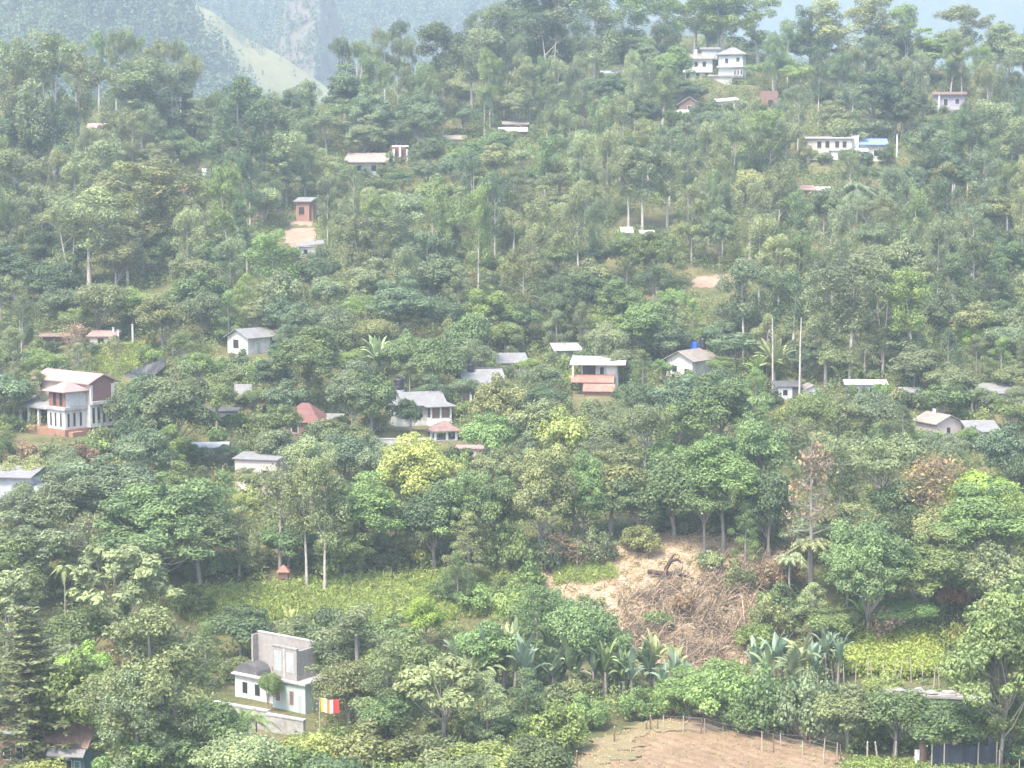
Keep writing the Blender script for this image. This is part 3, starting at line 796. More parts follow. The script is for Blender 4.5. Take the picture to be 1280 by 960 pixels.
# --- veranda house with the black tank
b = Bld('veranda_house', 'white house with low grey hipped roofs and a brown shuttered corner veranda', 'house', 525, 533, 22, (488, 468, 564, 530), 'the white veranda house', 60)
b.body('white', -28, 34, 8, 46, 0, 28, 12, 'x'); b.gable('roof_grey', -28, 34, 8, 46, 28, 12, 'x', over=5)
b.bx('veranda_wall', 'bright', 12, 40, -8, 7.8, -8, 10); b.bx('shutter', 'brownwall', 13.5, 38.5, -6.5, 7.6, 10.2, 24)
for x in (12.5, 25, 38.5): b.bx('post', 'bright', x - 1, x + 1, -8, -6.6, 10.2, 24.2)
b.bx('post', 'bright', 38.6, 40, 4, 6, 10.2, 24.2)
b.hip('roof_grey', 10, 42, -8, 26, 24.4, 9, over=4, name='veranda_roof')
b.win('l', -28, 25, 12, 7, 9, 'white', 'dark_opening'); b.win('f', 8, -14, 10, 9, 11); b.win('f', 8, 2, 10, 8, 11)
b.cyl('tank_stand', 'concrete', -14, 40, 28, 43, 7)
tank(b, -14, 40, 43.2, 6.2, 15, 'black_plastic', 'black ribbed water tank with a bluish lid above the veranda house')
b = Bld('garden_pavilion', 'little pavilion with weathered red tiled pyramid roof in front of the veranda house', 'pavilion', 557, 551, 15, (538, 524, 578, 545), None, 25)
b.hip('roof_rust', -14, 16, 0, 26, 12, 11, over=4); b.bx('floor', 'concrete', -14, 16, 0, 26, -5, 1)
for x, y in ((-13, 1), (2, 1), (14, 1), (14, 24), (-13, 24)): b.bx('pillar', 'bright', x - 1.4, x + 1.4, y - 1, y + 1, 1.1, 12)
b = Bld('boundary_wall', 'low grey garden wall running below the veranda house', 'wall', 505, 556, 4, (472, 545, 540, 550), None, 20)
b.bx('panel', 'concrete', -36, 34, 0, 2.5, -6, 7); b.bx('coping', 'greywall', -37, 35, -.6, 3.1, 7.1, 8.4)
b = Bld('dirt_bank_house', 'glimpse of a pale roof edge on bare soil right of the little pavilion', 'house', 588, 570, -8, (566, 552, 608, 563), None, 25)
b.slab('roof', 'roof_pink', -20, 18, -2, 16, 9, 11); b.bx('wall', 'cream', -17, 15, 0, 14, 0, 9); b.win('f', 0, 0, 2, 6, 5)

# --- big grey roof and its neighbour
b = Bld('grey_roofed_house', 'house with broad sagging grey roof, brown walls and one white porch post', 'house', 603, 500, 14, (578, 444, 640, 498), 'the broad grey roof', 50)
b.bx('wall', 'brownwall', -22, 28, 2, 42, 0, 18); b.slab('roof', 'roof_grey', -25, 32, -5, 26, 16, 36, 1.2); b.slab('back_roof', 'roof_grey', -25, 32, 26.4, 50, 37, 22, 1.2)
b.bx('ridge_cap', 'roof_dark', -25, 32, 25, 27.5, 37.4, 38.6); b.bx('post', 'bright', -17, -14.4, -4, -2, -3, 15.5); b.bx('opening', 'dark_opening', -12, -4, 1.4, 1.9, 0, 14); b.win('f', 2, 8, 4, 7, 8)
tank(b, -10, 22, 35, 4.4, 9, 'black_plastic', 'squat black water tank on the ridge of the broad grey roof')
b = Bld('grey_roofed_annexe', 'smaller grey flat sloped roof behind the broad sagging grey one', 'house', 641, 466, 8, (620, 441, 662, 456), None, 30)
b.slab('roof', 'roof_grey', -21, 20, -3, 26, 12, 22); b.bx('wall', 'block', -17, 17, 0, 23, 0, 12.5); b.win('f', 0, 5, 4, 6, 6)

# --- white slab roofs and orange canopy
b = Bld('white_slab_shed', 'open shed with a bright white sloped slab roof on white posts', 'shed', 712, 455, 10, (690, 427, 730, 444), None, 25)
b.slab('roof', 'roof_white', -21, 16, -3, 22, 17, 24); b.bx('wall', 'block', -17, 12, 4, 18, 0, 17)
for x in (-18, 13): b.bx('post', 'bright', x - 1.1, x + 1.1, -2, 0, 0, 17.4)
b = Bld('white_roofed_house', 'grey walled house under a wide white flat roof with orange red lean-to canopies below', 'house', 748, 492, -6, (712, 441, 784, 490), 'the orange canopied house', 50)
b.bx('wall', 'greywall', -22, 24, 4, 40, 0, 36); b.slab('roof', 'roof_white', -36, 34, -6, 46, 36.4, 42, 1.4)
b.slab('canopy', 'roof_orange', -34, 20, -14, 3.6, 15, 23, 1.0); b.slab('canopy', 'roof_orange', -18, 22, -26, -14.5, 5, 13, 1.0)
b.bx('porch_opening', 'dark_opening', -20, -4, 3.2, 3.8, 22, 35); b.win('f', 4, 4, 24, 5, 9); b.bx('side_panel', 'white', 10, 23, 3.2, 3.8, 20, 35); b.bx('post', 'bright', -32.5, -31, -5, -3.5, 17, 36.6)
b.bx('lower_wall', 'rawbrick', -16, 20, -22, 3, -6, 5)
b = Bld('tan_roofed_house', 'white house with a broad tan gable roof beside the blue tank', 'house', 862, 472, -36, (828, 432, 904, 466), 'the tan roofed white house', 50)
b.body('white', -34, 4, 0, 56, 0, 22, 10, 'y'); b.gable('roof_tan', -34, 4, 0, 56, 22, 10, 'y', over=5)
b.win('f', 0, -4, 3, 7, 8, 'white', 'dark_opening'); b.win('f', 0, -22, 6, 7, 8); b.bx('porch', 'bright', -14, 3, -7, -.2, -6, 1)
b.cyl('tank_stand', 'white', -22, 48, 22, 32, 6)
tank(b, -22, 48, 32.2, 5.2, 9, 'blue_plastic', 'bright blue water tank at the peak of the tan roofed house')
tank(b, -13, 54, 33, 4.2, 13, 'black_plastic', 'dark water tank just behind the bright blue one')

# --- low houses among the bare trunks
b = Bld('low_house', 'low white house with dark door, half hidden behind the bare pale trunks', 'house', 1000, 499, 6, (966, 474, 1030, 496), 'the low house behind bare trunks', 40)
b.bx('wall', 'white', -28, -10, 0, 26, 0, 16); b.bx('dark_wall', 'roof_dark', -9.8, 4, 1, 26, 0, 14); b.body('bright', 4.2, 30, 0, 26, 0, 11, 6, 'y', name='gable_wall')
b.gable('roof_tan', 4.2, 30, 0, 26, 11, 6, 'y', over=3); b.slab('roof', 'roof_dark', -32, 4, -2, 28, 15.5, 20); b.win('f', 0, 14, 2, 5, 7, 'white', 'dark_opening', 'door'); b.win('f', 0, -19, 5, 6, 7)
b = Bld('long_grey_house', 'long low grey building whose pale eave just shows above shrubs', 'house', 1078, 494, -4, (1060, 474, 1104, 484), None, 30)
b.bx('wall', 'greywall', -20, 28, 0, 18, 0, 13); b.slab('roof', 'roof_white', -23, 32, -3, 20, 13.2, 17); b.win('f', 0, -8, 3, 6, 6); b.win('f', 0, 12, 3, 6, 6)
b = Bld('grey_hut', 'small hut with pale grey roof and dark blue wall near the fresh green tree', 'house', 1136, 503, -3, (1122, 478, 1148, 492), None, 22)
b.slab('roof', 'roof_grey', -12, 15, -3, 16, 12, 17); b.bx('wall', 'net_dark', -10, 12, 0, 14, 0, 12); b.win('f', 0, 2, 3, 6, 6)
b = Bld('pink_cottage', 'pale pink gabled cottage with small dark window and tan roof', 'house', 1186, 550, 24, (1150, 514, 1212, 544), 'the pale pink cottage', 45)
b.body('pinkwall', -19, 19, 0, 44, 0, 22, 9, 'y'); b.gable('roof_tan', -19, 19, 0, 44, 22, 9, 'y', over=4); b.win('f', 0, -1, 8, 6, 8, 'white', 'dark_opening')
b.bx('chimney', 'bright', -6, -3, 24, 27, 30, 37)
b = Bld('grey_shed', 'low grey roofed shed leaning out from behind the pale pink cottage', 'shed', 1232, 556, 6, (1210, 527, 1252, 545), None, 30)
b.slab('roof', 'roof_grey', -24, 20, -3, 28, 16, 27); b.bx('wall', 'block', -20, 17, 0, 26, 0, 16); b.win('f', 0, 0, 5, 6, 7)
b = Bld('long_grey_house', 'long grey roof glimpsed behind trees at the frame edge', 'house', 1256, 506, 3, (1226, 478, 1280, 492), None, 40)
b.slab('roof', 'roof_grey', -34, 34, -3, 26, 14, 24); b.bx('wall', 'greywall', -30, 30, 0, 24, 0, 14); b.win('f', 0, -10, 3, 7, 7)

# --- hill top
b = Bld('hillside_house', 'tallest white hilltop house with bay windows and grey hip roof', 'house', 914, 108, -16, (888, 62, 934, 106), 'the white hilltop houses', 40)
b.bx('wall', 'bright', -16, 14, 0, 26, 10, 38); b.hip('roof_grey', -17, 16, -1, 27, 38.4, 9, over=3); b.bx('lower_wall', 'bright', -26, 2, -8, 16, -4, 12)
b.bx('bay', 'greywall', 2.4, 15, -3, -.2, 12, 22); b.slab('ledge', 'concrete', -18, 17, -5, -.2, 23, 24); b.slab('ledge', 'roof_tan', -28, 4, -11, -8.2, 12, 13)
for x in (5, 9, 13): b.win('f', -3, x, 14, 2, 6)
b.win('f', 0, -6, 28, 4, 6); b.win('f', 0, 8, 30, 4, 5); b.bx('terrace', 'brownwall', -24, 16, -14, -8.4, -16, -6)
b = Bld('hillside_house', 'wide white hilltop house with tan lean-to roof and balcony', 'house', 872, 100, -6, (852, 64, 890, 98), None, 40)
b.bx('wall', 'bright', -16, 18, 0, 24, 0, 26); b.slab('roof', 'roof_tan', -21, 20, -4, 26, 25, 33); b.bx('balcony', 'bright', -20, 18, -5, -.2, 9, 14)
b.bx('upper_wall', 'greywall', 4, 24, 16, 30, 26, 38); b.slab('upper_roof', 'roof_grey', 2, 28, 14, 32, 38, 41); b.bx('chimney', 'bright', -4, -1, 12, 15, 30, 38)
for x in (-11, -2, 8): b.win('f', 0, x, 16, 4, 6, 'cream', 'dark_opening')
for x in (-12, 0, 11): b.win('f', 0, x, 1, 4, 7, 'white', 'dark_opening', 'door')
b = Bld('roadside_house', 'low house with two pale roof strips and brown gable below the hilltop houses', 'house', 858, 150, -8, (842, 114, 874, 144), None, 28)
b.slab('roof', 'roof_white', -18, 16, -6, 8, 5, 12); b.body('brownwall', -10, 16, 9, 28, 0, 20, 8, 'y'); b.gable('roof_tan', -10, 16, 9, 28, 20, 8, 'y', over=2.5); b.bx('porch_wall', 'white', -15, 13, -3, 8, -2, 5); b.win('f', 9, 3, 13, 4, 5)
b = Bld('long_white_shed', 'small tilted whitish shed roof under the hilltop terrace', 'shed', 908, 136, 14, (894, 116, 928, 130), None, 22)
b.slab('roof', 'roof_white', -14, 16, -2, 9, 8, 11, .9, 3); b.bx('wall', 'cream', -12, 14, 0, 8, 0, 8.5); b.win('f', 0, -4, 2, 4, 4)
b = Bld('brick_ruin', 'roofless brown brick shell with a dark doorway on the upper slope', 'ruin', 962, 140, -6, (946, 112, 974, 136), 'the roofless brick shell', 24)
b.bx('wall', 'brownwall', -12, 10, 4, 6, 0, 26); b.bx('side_wall', 'brownwall', 8, 10, 6.2, 18, 0, 20); b.bx('low_wall', 'rawbrick', -14, 13, -3, 0, -2, 6); b.win('f', 4, 1, 6, 6, 9, 'brownwall', 'dark_opening', 'doorway')
b = Bld('mauve_house', 'mauve washed house with a rusty flat roof and two dark windows', 'house', 1186, 138, -10, (1164, 113, 1208, 136), 'the mauve house', 30)
b.bx('wall', 'mauve', -19, 19, 0, 22, 0, 19); b.slab('roof', 'roof_rust', -23, 22, -4, 26, 19.2, 23); b.bx('pillar', 'bright', -13, -11, -3, -1, 0, 19); b.win('f', 0, 10, 8, 5, 6); b.win('f', 0, -4, 6, 5, 8, 'white', 'dark_opening'); b.bx('porch', 'bright', -20, 19, -4, -.2, -4, 1)
b = Bld('flat_roofed_block', 'tan flat topped block with dark openings joined to the blue roofed house', 'house', 1038, 200, -5, (1008, 171, 1064, 194), None, 35)
b.bx('wall', 'cream', -28, 26, 0, 26, 0, 26); b.slab('roof', 'concrete', -31, 29, -3, 28, 26.2, 28.5); b.bx('lower_wall', 'bright', 0, 22, -10, -.2, -4, 11); b.bx('lean_to', 'roof_white', -2, 24, -12, -.4, 11.2, 13)
for x in (-14, -4, 8, 17): b.win('f', 0, x, 15, 5, 8, 'cream', 'dark_opening')
b = Bld('blue_roofed_house', 'house with pale sky blue sheet roof and a white stair tower', 'house', 1089, 202, -6, (1062, 168, 1112, 196), 'the blue roofed house', 35)
b.bx('wall', 'cream', -14, 18, 0, 24, 0, 20); b.slab('roof', 'roof_blue', -15, 21, -4, 27, 20.2, 28); b.bx('stair_tower', 'bright', -24, -15.6, 2, 14, 0, 32)
b.slab('porch_roof', 'roof_white', -32, -4, -12, 1.5, 12, 16); 
for x in (-28, -20, -12): b.bx('pillar', 'bright', x - 1.6, x + 1.6, -10, -7, -4, 12)
b.win('f', 0, 6, 7, 6, 7); b.bx('porch_opening', 'dark_opening', -14.5, -5, -.5, -.1, 0, 11)
b = Bld('white_pole', 'white pole standing alone beside the blue roofed house', 'pole', 1121, 196, 3, (1118, 168, 1124, 194))
b.cyl('shaft', 'bright', 0, 0, -3, 27, 1.1, .9); b.cyl('cap', 'concrete', 0, 0, 27.05, 28, 1.4)
b = Bld('pale_roofed_house', 'pinkish white broken roof line among trees below the blue roofed house', 'house', 1020, 252, 3, (1000, 230, 1042, 241), 'the broken pinkish roof', 28)
b.slab('roof', 'roof_pink', -20, 0, -3, 16, 14, 19); b.slab('roof', 'roof_white', .4, 21, -2, 16, 13, 17.5); b.bx('wall', 'brownwall', -17, 18, 0, 14, 0, 13); b.win('f', 0, -6, 4, 5, 6); b.win('f', 0, 8, 4, 5, 6)
b = Bld('twin_roofed_house', 'two low white roofs side by side in the middle of the upper wood', 'house', 798, 304, 2, (774, 281, 824, 294), 'the twin low white roofs', 30)
b.slab('roof', 'roof_white', -22, -6, -3, 16, 13, 19); b.slab('roof', 'roof_white', 2, 22, -3, 16, 11, 15); b.bx('wall', 'block', -19, 19, 0, 14, 0, 11); b.win('f', 0, -8, 3, 5, 6)
b = Bld('brown_roofed_house', 'wide brown roofed house with one bright white wall', 'house', 459, 218, -5, (430, 191, 488, 213), 'the wide brown roofed house', 35)
b.bx('wall', 'white', -20, 18, 2, 24, 0, 15); b.slab('roof', 'roof_tan', -29, 27, -6, 28, 14.5, 26); b.win('f', 2, 8, 4, 6, 7, 'white', 'dark_opening'); b.bx('side_wall', 'brownwall', 18.2, 26, 4, 22, 0, 14); b.win('f', 2, -10, 4, 6, 7)
b = Bld('pillared_frame', 'unfinished white pillars with red brick behind the wide brown roof', 'house', 500, 202, -8, (488, 180, 514, 198), None, 22)
for x in (-8, 0, 9): b.bx('pillar', 'bright', x - 1.2, x + 1.2, 0, 2.4, 0, 18 - abs(x) * .3)
b.bx('wall', 'brick', -14, 6, 6, 8, 0, 20); b.bx('beam', 'bright', -10, 11, -.1, 2.5, 18.2, 20)
b = Bld('two_tier_house', 'house with two stacked pale roof strips high in the wood', 'house', 642, 172, 2, (620, 150, 664, 166), 'the two tier roofed house', 28)
b.slab('roof', 'roof_white', -19, 18, -4, 9, 7, 12); b.bx('wall', 'brownwall', -16, 15, 0, 8, 0, 7); b.bx('upper_wall', 'brownwall', -12, 17, 10, 24, 0, 16); b.slab('upper_roof', 'roof_tan', -14, 20, 8.5, 26, 16.2, 20); b.win('f', 10, 6, 11.5, 5, 3)
b = Bld('small_pale_roof', 'single faded tan roof left of the two tier roofed house', 'house', 568, 184, 0, (552, 166, 584, 176), None, 22)
b.slab('roof', 'roof_tan', -15, 15, -3, 12, 9, 14); b.bx('wall', 'cream', -12, 12, 0, 10, 0, 9); b.win('f', 0, 3, 2, 4, 5)
b = Bld('small_white_house', 'tiny white hut just under the ridge trees', 'house', 763, 104, -4, (750, 84, 776, 98), None, 20)
b.bx('wall', 'bright', -10, 10, 0, 12, 0, 11); b.slab('roof', 'roof_white', -13, 13, -3, 14, 11, 15); b.win('f', 0, 0, 3, 4, 5, 'white', 'dark_opening')
b = Bld('brick_hut', 'narrow orange brick hut with grey slab roof above a bare earth chute', 'hut', 379, 277, -12, (366, 247, 394, 275), 'the orange brick hut', 20)
b.bx('wall', 'rawbrick', -9, 8, 0, 16, 0, 24); b.slab('roof', 'roof_grey', -12, 12, -3, 19, 24.2, 29, 1.2); b.win('f', 0, -2, 9, 7, 9, 'rawbrick', 'dark_opening'); b.bx('side_wall', 'brownwall', 8.2, 12, 4, 16, 0, 22)
b = Bld('white_shed', 'little whitish shed with tilted roof at the foot of the earth chute', 'shed', 387, 322, 8, (370, 298, 408, 317), None, 22)
b.bx('wall', 'white', -13, 6, 0, 14, 0, 13); b.slab('roof', 'roof_grey', -16, 18, -3, 16, 13, 17, .9, 4); b.win('f', 0, -5, 4, 5, 6)
b = Bld('white_signboard', 'square white board on a pale pole before the big dark tree', 'board', 259, 244, 4, (250, 208, 266, 240), 'the square white board')
b.cyl('pole', 'palewood', 2, 0, -4, 40, .8); b.bx('panel', 'bright', -6, 5, -1.6, -1, 24, 33); b.bxs('mark', 'net_dark', [(-1, 4, -2, -1.7, 30, 31.4), (.8, 2.2, -2.02, -1.7, 26, 29.9)])
b = Bld('brown_roofed_hut', 'hut with orange brown roof left of the square white board', 'hut', 230, 250, 5, (214, 225, 246, 242), None, 20)
b.slab('roof', 'roof_orange', -15, 6, -3, 14, 10, 18); b.bx('wall', 'brownwall', -12, 13, 0, 12, 0, 11); b.bx('side_roof', 'roof_rust', 6.4, 16, -2, 13, 12, 13.5); b.win('f', 0, -3, 3, 5, 5)
b = Bld('pink_roofed_hut', 'thin pinkish roof between the tall eucalyptus crowns of the upper slope', 'hut', 120, 172, 0, (106, 151, 132, 161), None, 18)
b.slab('roof', 'roof_pink', -12, 12, -3, 12, 11, 17); b.bx('wall', 'rawbrick', -9, 9, 0, 10, 0, 11); b.win('f', 0, 0, 3, 4, 5)
b = Bld('brown_hut', 'small brown hut at the frame edge on the eucalyptus slope', 'hut', 62, 342, -4, (54, 324, 72, 336), None, 18)
b.bx('wall', 'brownwall', -8, 8, 0, 10, 0, 12); b.slab('roof', 'roof_pink', -11, 10, -3, 12, 12, 16); b.win('f', 0, 0, 4, 4, 5)

# --- unfinished house low in the valley
b = Bld('unfinished_house', 'mint walled house with a raw block upper storey and vaulted dark side roof', 'house', 341, 884, -36, (284, 790, 388, 890), 'the unfinished block house', 60)
b.bx('wall', 'mint', 0, 56, 0, 44, -8, 37); b.bx('ledge', 'concrete', -3, 60, -4, 46, 37.2, 40)
b.bx('upper_wall', 'block', 1, 42, 0, 3, 40.2, 80); b.bx('upper_wall', 'block', 39, 42, 3.2, 36, 40.2, 78)
b.bx('upper_wall', 'block', -62, 36, 40, 43, 30, 82); b.bx('upper_wall', 'block', -65, -62.2, 30, 43, 30, 80); b.bx('coping', 'concrete', -63, 37, 39.5, 43.5, 82.1, 83.6)
b.bx('column', 'concrete', 19.8, 22.2, -.6, -.1, 40.2, 81)
for a in (10, 31): b.win('f', 0, a, 51, 10, 23, 'concrete', 'greywall', 'blocked_window')
b.bx('coping', 'palestone', 0, 43, -.8, 3.6, 80.2, 82)
b.win('f', 0, 9, 10, 8, 20, 'white', 'brownwall'); b.win('f', 0, 33, 8, 7, 18, 'white', 'brownwall'); b.win('f', 0, 47, 0, 5, 22, 'mint', 'greywall', 'door')
b.bx('side_wall', 'white', -78, -.2, 12, 39, -6, 30)
prof = [(-80, 31)] + [(-60 + 20 * math.cos(t), 32 + 13 * math.sin(t)) for t in np.linspace(math.pi, 0, 9)] + [(-40, 31)]
b.prism('vault_roof', 'roof_dark', prof, 14, 40, 'y'); b.bx('porch_roof', 'roof_white', -80, -2, 7, 13.6, 30.2, 32)
b.win('f', 12, -60, 6, 9, 15); b.win('f', 12, -38, 6, 9, 15); b.win('f', 12, -14, 2, 7, 20, 'white', 'greywall', 'door'); b.bx('debris_sheet', 'brick', -20, -4, 20, 30, 40, 46)
b = Bld('retaining_wall', 'long stepped stone retaining wall in front of the unfinished block house', 'wall', 335, 915, -30, (264, 866, 396, 918), None, 0)
b.bx('stone_face', 'stone', -92, -4, 6, 11, -14, 24); b.bx('stone_face', 'stone', -3.8, 56, 0, 5, -14, 22); b.bx('coping', 'concrete', -94, -5, 5, 12, 24.1, 26); b.bx('coping', 'concrete', -4, 57, -1, 6, 22.1, 24)
b = Bld('flag', 'upright striped flag in red, white and yellow on a thin pole', 'flag', 400, 938, 0, (398, 864, 428, 892), 'the striped flag')
b.cyl('pole', 'palewood', 0, 0, -4, 70, .9, .6)
cols = ['flag_yellow', 'flag_white', 'flag_orange', 'flag_white', 'flag_red', 'flag_red']
for i, c in enumerate(cols):
    bm = bmesh.new(); n = 5
    for j in range(n + 1):
        x = 1.2 + 4.0 * i + 4.0 * j / n
        for z in (0, 1):
            bm.verts.new((x, 1.5 * math.sin(x * 0.42), 50 + 18 * z - x * 0.06 + 0.8 * math.sin(x * .3)))
    vs = list(bm.verts)
    for j in range(n): bm.faces.new((vs[2 * j], vs[2 * j + 2], vs[2 * j + 3], vs[2 * j + 1]))
    ext = bmesh.ops.extrude_face_region(bm, geom=list(bm.faces))
    bmesh.ops.translate(bm, vec=(0, 0.12, 0), verts=[e for e in ext['geom'] if isinstance(e, bmesh.types.BMVert)])
    b.emit('stripe', c, bm)
b = Bld('teal_house', 'dark teal house with brown roof and white window frames behind the conifer', 'house', 80, 972, -8, (54, 914, 112, 956), 'the dark teal house', 45)
b.bx('wall', 'teal', -26, 28, 0, 30, -4, 28); b.slab('roof', 'roof_rust', -32, 32, 2, 36, 38, 60, 1.2); b.slab('porch_roof', 'roof_grey', -20, 30, -10, 1, 30, 37, 1.0)
for x in (-3, 7): b.win('f', 0, x, 10, 7, 13, 'bright', 'glass')
b.win('f', 0, 18, -2, 7, 24, 'bright', 'teal', 'door')
b = Bld('brown_house', 'brown house with white eave, mostly behind the tiered conifer', 'house', 4, 968, -4, (0, 884, 22, 942), None, 45)
b.bx('wall', 'brownwall', -40, 34, 0, 34, -4, 56); b.slab('roof', 'roof_rust', -46, 40, -4, 38, 56.2, 74, 1.2); b.bx('eave', 'bright', -46, 40, -5.6, -4.2, 55, 58.5)
for x in (-16, 6, 22): b.win('f', 0, x, 20, 8, 16, 'bright')
b = Bld('orange_hut', 'tiny hut with a pointed orange red roof at the meadow edge', 'hut', 354, 735, 0, (344, 704, 364, 719), 'the tiny orange hut', 16)
b.hip('roof_orange', -6, 6, 0, 12, 20, 8, over=2); b.bx('wall', 'wood', -6, 6, 0, 12, 0, 20); b.win('f', 0, 0, 5, 4, 7, 'wood', 'dark_opening')

# --- bits of the small farm on the right
b = Bld('stone_ledge', 'long pale stone terrace ledge with dark hollow under it below the bean plot', 'terrace', 1170, 884, -4, (1100, 850, 1240, 876), 'the pale stone ledge', 0)
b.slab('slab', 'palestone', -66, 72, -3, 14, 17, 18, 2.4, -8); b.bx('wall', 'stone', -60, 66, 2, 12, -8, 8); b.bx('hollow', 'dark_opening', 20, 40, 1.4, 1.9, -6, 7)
for i, (x, r, z) in enumerate(((-46, 7, 20), (-22, 9, 19), (-6, 8, 18), (16, 11, 16.5), (34, 8, 15))):
    q = Bld('pale_boulder', ['flat pale boulder at the upper end of the stone ledge', 'tall pale boulder on the stone ledge, second from its upper end', 'pale boulder mid way along the stone ledge',
                             'broadest pale boulder on the stone ledge', 'pale boulder nearest the lower end of the stone ledge'][i], 'boulder', 0, 0, p=b.root.matrix_basis @ Vector((x * b.k, 4 * b.k, z * b.k)), group=None)
    q.k = b.k
    bm = bmesh.new(); bmesh.ops.create_icosphere(bm, subdivisions=3, radius=1)
    for vtx in bm.verts:
        n_ = vtx.co.normalized(); f = 1 + .18 * math.sin(n_.x * 4 + i) * math.cos(n_.y * 5) + .1 * math.sin(n_.z * 7 + i)
        vtx.co = (n_.x * r * f, n_.y * 4.5 * f, n_.z * (3.4 + (i % 2) * 1.5) * f)
    q.emit('pale_boulder', 'palestone', bm)
b = Bld('tree_stump', 'rounded brown stump with a white panel leaning on its side', 'stump', 1154, 956, 0, (1142, 920, 1164, 952), 'the brown stump with white panel')
bm = bmesh.new(); bmesh.ops.create_cone(bm, cap_ends=True, segments=14, radius1=6.5, radius2=5.4, depth=30); bmesh.ops.translate(bm, vec=(0, 0, 12), verts=bm.verts)
top = [v for v in bm.verts if v.co.z > 20]
t = bm.verts.new((0, 0, 31))
for f in [f for f in bm.faces if len(f.verts) > 4 and f.calc_center_median().z > 20]: bm.faces.remove(f)
top.sort(key=lambda v: math.atan2(v.co.y, v.co.x))
for i in range(len(top)): bm.faces.new((top[i], top[(i + 1) % len(top)], t))
b.emit('bark', 'brownwall', bm); b.bx('white_panel', 'bright', -12, -5.8, -4, -3, 4, 21)
b = Bld('wooden_crate', 'small tan crate on the ground right of the brown stump', 'crate', 1166, 956, 10)
b.bx('box', 'palewood', -4, 5, 0, 8, 0, 10); b.bxs('slat', 'wood', [(-4.3, 5.3, -.5, -.1, 2, 3.4), (-4.3, 5.3, -.5, -.1, 6.5, 8)])
for i, (u, v, lb) in enumerate(((1084, 949, 'whitish stake by the crop bed, closest to the soil plot'), (1097, 949, 'whitish stake leaning over, middle of the three by the crop bed'), (1119, 949, 'whitish stake by the crop bed, closest to the stump'))):
    b = Bld('wooden_stake', lb, 'stake', u, v, 0, (u - 2, v - 22, u + 2, v), group='whitish stakes by the crop bed')
    b.root.rotation_euler = (0, R([0, -9, 2][i]), 0); b.cyl('shaft', 'palewood', 0, 0, -3, 22, 1.2, 1.0); b.cyl('tip', 'bright', 0, 0, 22.05, 23.5, 1.0, .5)
b = Bld('shade_net', 'dark blue shade net strung between posts under the trees', 'net', 1205, 962, 2, (1168, 922, 1246, 954), 'the dark shade net')
bm = bmesh.new()
for i in range(25):
    for j in range(2):
        x = -42 + 84 * i / 24
        bm.verts.new((x, 1.3 * math.sin(x * .35) + 2, (0 if j == 0 else 32 - 1.5 * math.cos(x * .45))))
vs = list(bm.verts)
for i in range(24): bm.faces.new((vs[2 * i], vs[2 * i + 2], vs[2 * i + 3], vs[2 * i + 1]))
b.emit('netting', 'net_dark', bm)
for x in (-42, -26, 18, 42): b.cyl('post', 'palewood', x, 0, -3, 36, .9)
b = Bld('green_net', 'teal green net sheet sagging on low poles in the bottom corner', 'net', 1268, 968, -8, (1250, 934, 1280, 958))
bm = bmesh.new()
for i in range(13):
    for j in range(4):
        x = -20 + 50 * i / 12; bm.verts.new((x, j * 6, 24 - x * .42 - j * 2.5 + 1.2 * math.sin(x * .5 + j)))
vs = list(bm.verts)
for i in range(12):
    for j in range(3): bm.faces.new((vs[4 * i + j], vs[4 * i + 4 + j], vs[4 * i + 5 + j], vs[4 * i + j + 1]))
b.emit('netting', 'net_teal', bm)
for x in (-19, 6, 29): b.cyl('post', 'palewood', x, 1, -6, 23 - x * .42, .8)
# ------------------------------------------------------------------ open ground regions (photograph outlines dropped onto the slope)
SOIL = px_poly([(700, 1000), (722, 952), (742, 930), (800, 908), (850, 894), (900, 896), (955, 912), (1010, 928), (1052, 945), (1040, 1000), (830, 1000)])
DRY = px_poly([(700, 1000), (722, 952), (742, 928), (800, 906), (850, 890), (884, 893), (850, 912), (800, 925), (790, 950), (740, 975), (750, 1000)])
CLEAR = px_poly([(650, 716), (684, 694), (770, 684), (800, 668), (900, 672), (985, 694), (1005, 740), (965, 772), (945, 822), (880, 834), (800, 828), (768, 800), (738, 764), (686, 742)])
BRUSH = px_poly([(770, 756), (800, 742), (850, 732), (900, 722), (960, 716), (1000, 742), (965, 775), (942, 824), (880, 834), (800, 828), (772, 806)])
GREENP = px_poly([(692, 730), (700, 712), (760, 710), (772, 722), (740, 730)])
BAND = px_poly([(205, 748), (330, 733), (480, 722), (640, 712), (668, 740), (640, 768), (480, 782), (330, 778), (240, 780)])
BEAN = px_poly([(1040, 842), (1046, 800), (1090, 792), (1172, 790), (1178, 846), (1120, 852)])
CROP = px_poly([(1052, 965), (1060, 950), (1160, 952), (1280, 962), (1300, 1000), (1040, 1000)])
GARDEN = px_poly([(110, 462), (118, 438), (160, 428), (215, 432), (205, 450), (150, 470)])
CHUTE = px_poly([(348, 298), (366, 278), (392, 276), (402, 300), (372, 318)])
SCAR = px_poly([(862, 362), (866, 345), (910, 343), (916, 358)])
EARTH = px_poly([(240, 272), (250, 258), (330, 262), (332, 276)])
LIMEB = px_poly([(340, 960), (352, 935), (420, 925), (520, 940), (640, 935), (680, 965), (660, 1000), (330, 1000)])
OPEN = [SOIL, DRY, CLEAR, BAND, BEAN, CROP, GARDEN, CHUTE, SCAR]
VIEWS += [(915, 400, 1112, 458, 347), (95, 322, 205, 356, 400), (776, 222, 846, 276, 446), (690, 700, 962, 822, 262), (215, 728, 650, 768, 262), (1044, 794, 1172, 838, 256), (722, 904, 1050, 960, 215), (120, 436, 200, 458, 352), (345, 280, 392, 314, 448),
          (866, 344, 912, 358, 415), (1070, 950, 1280, 960, 196), (268, 20, 404, 100, 9999)]
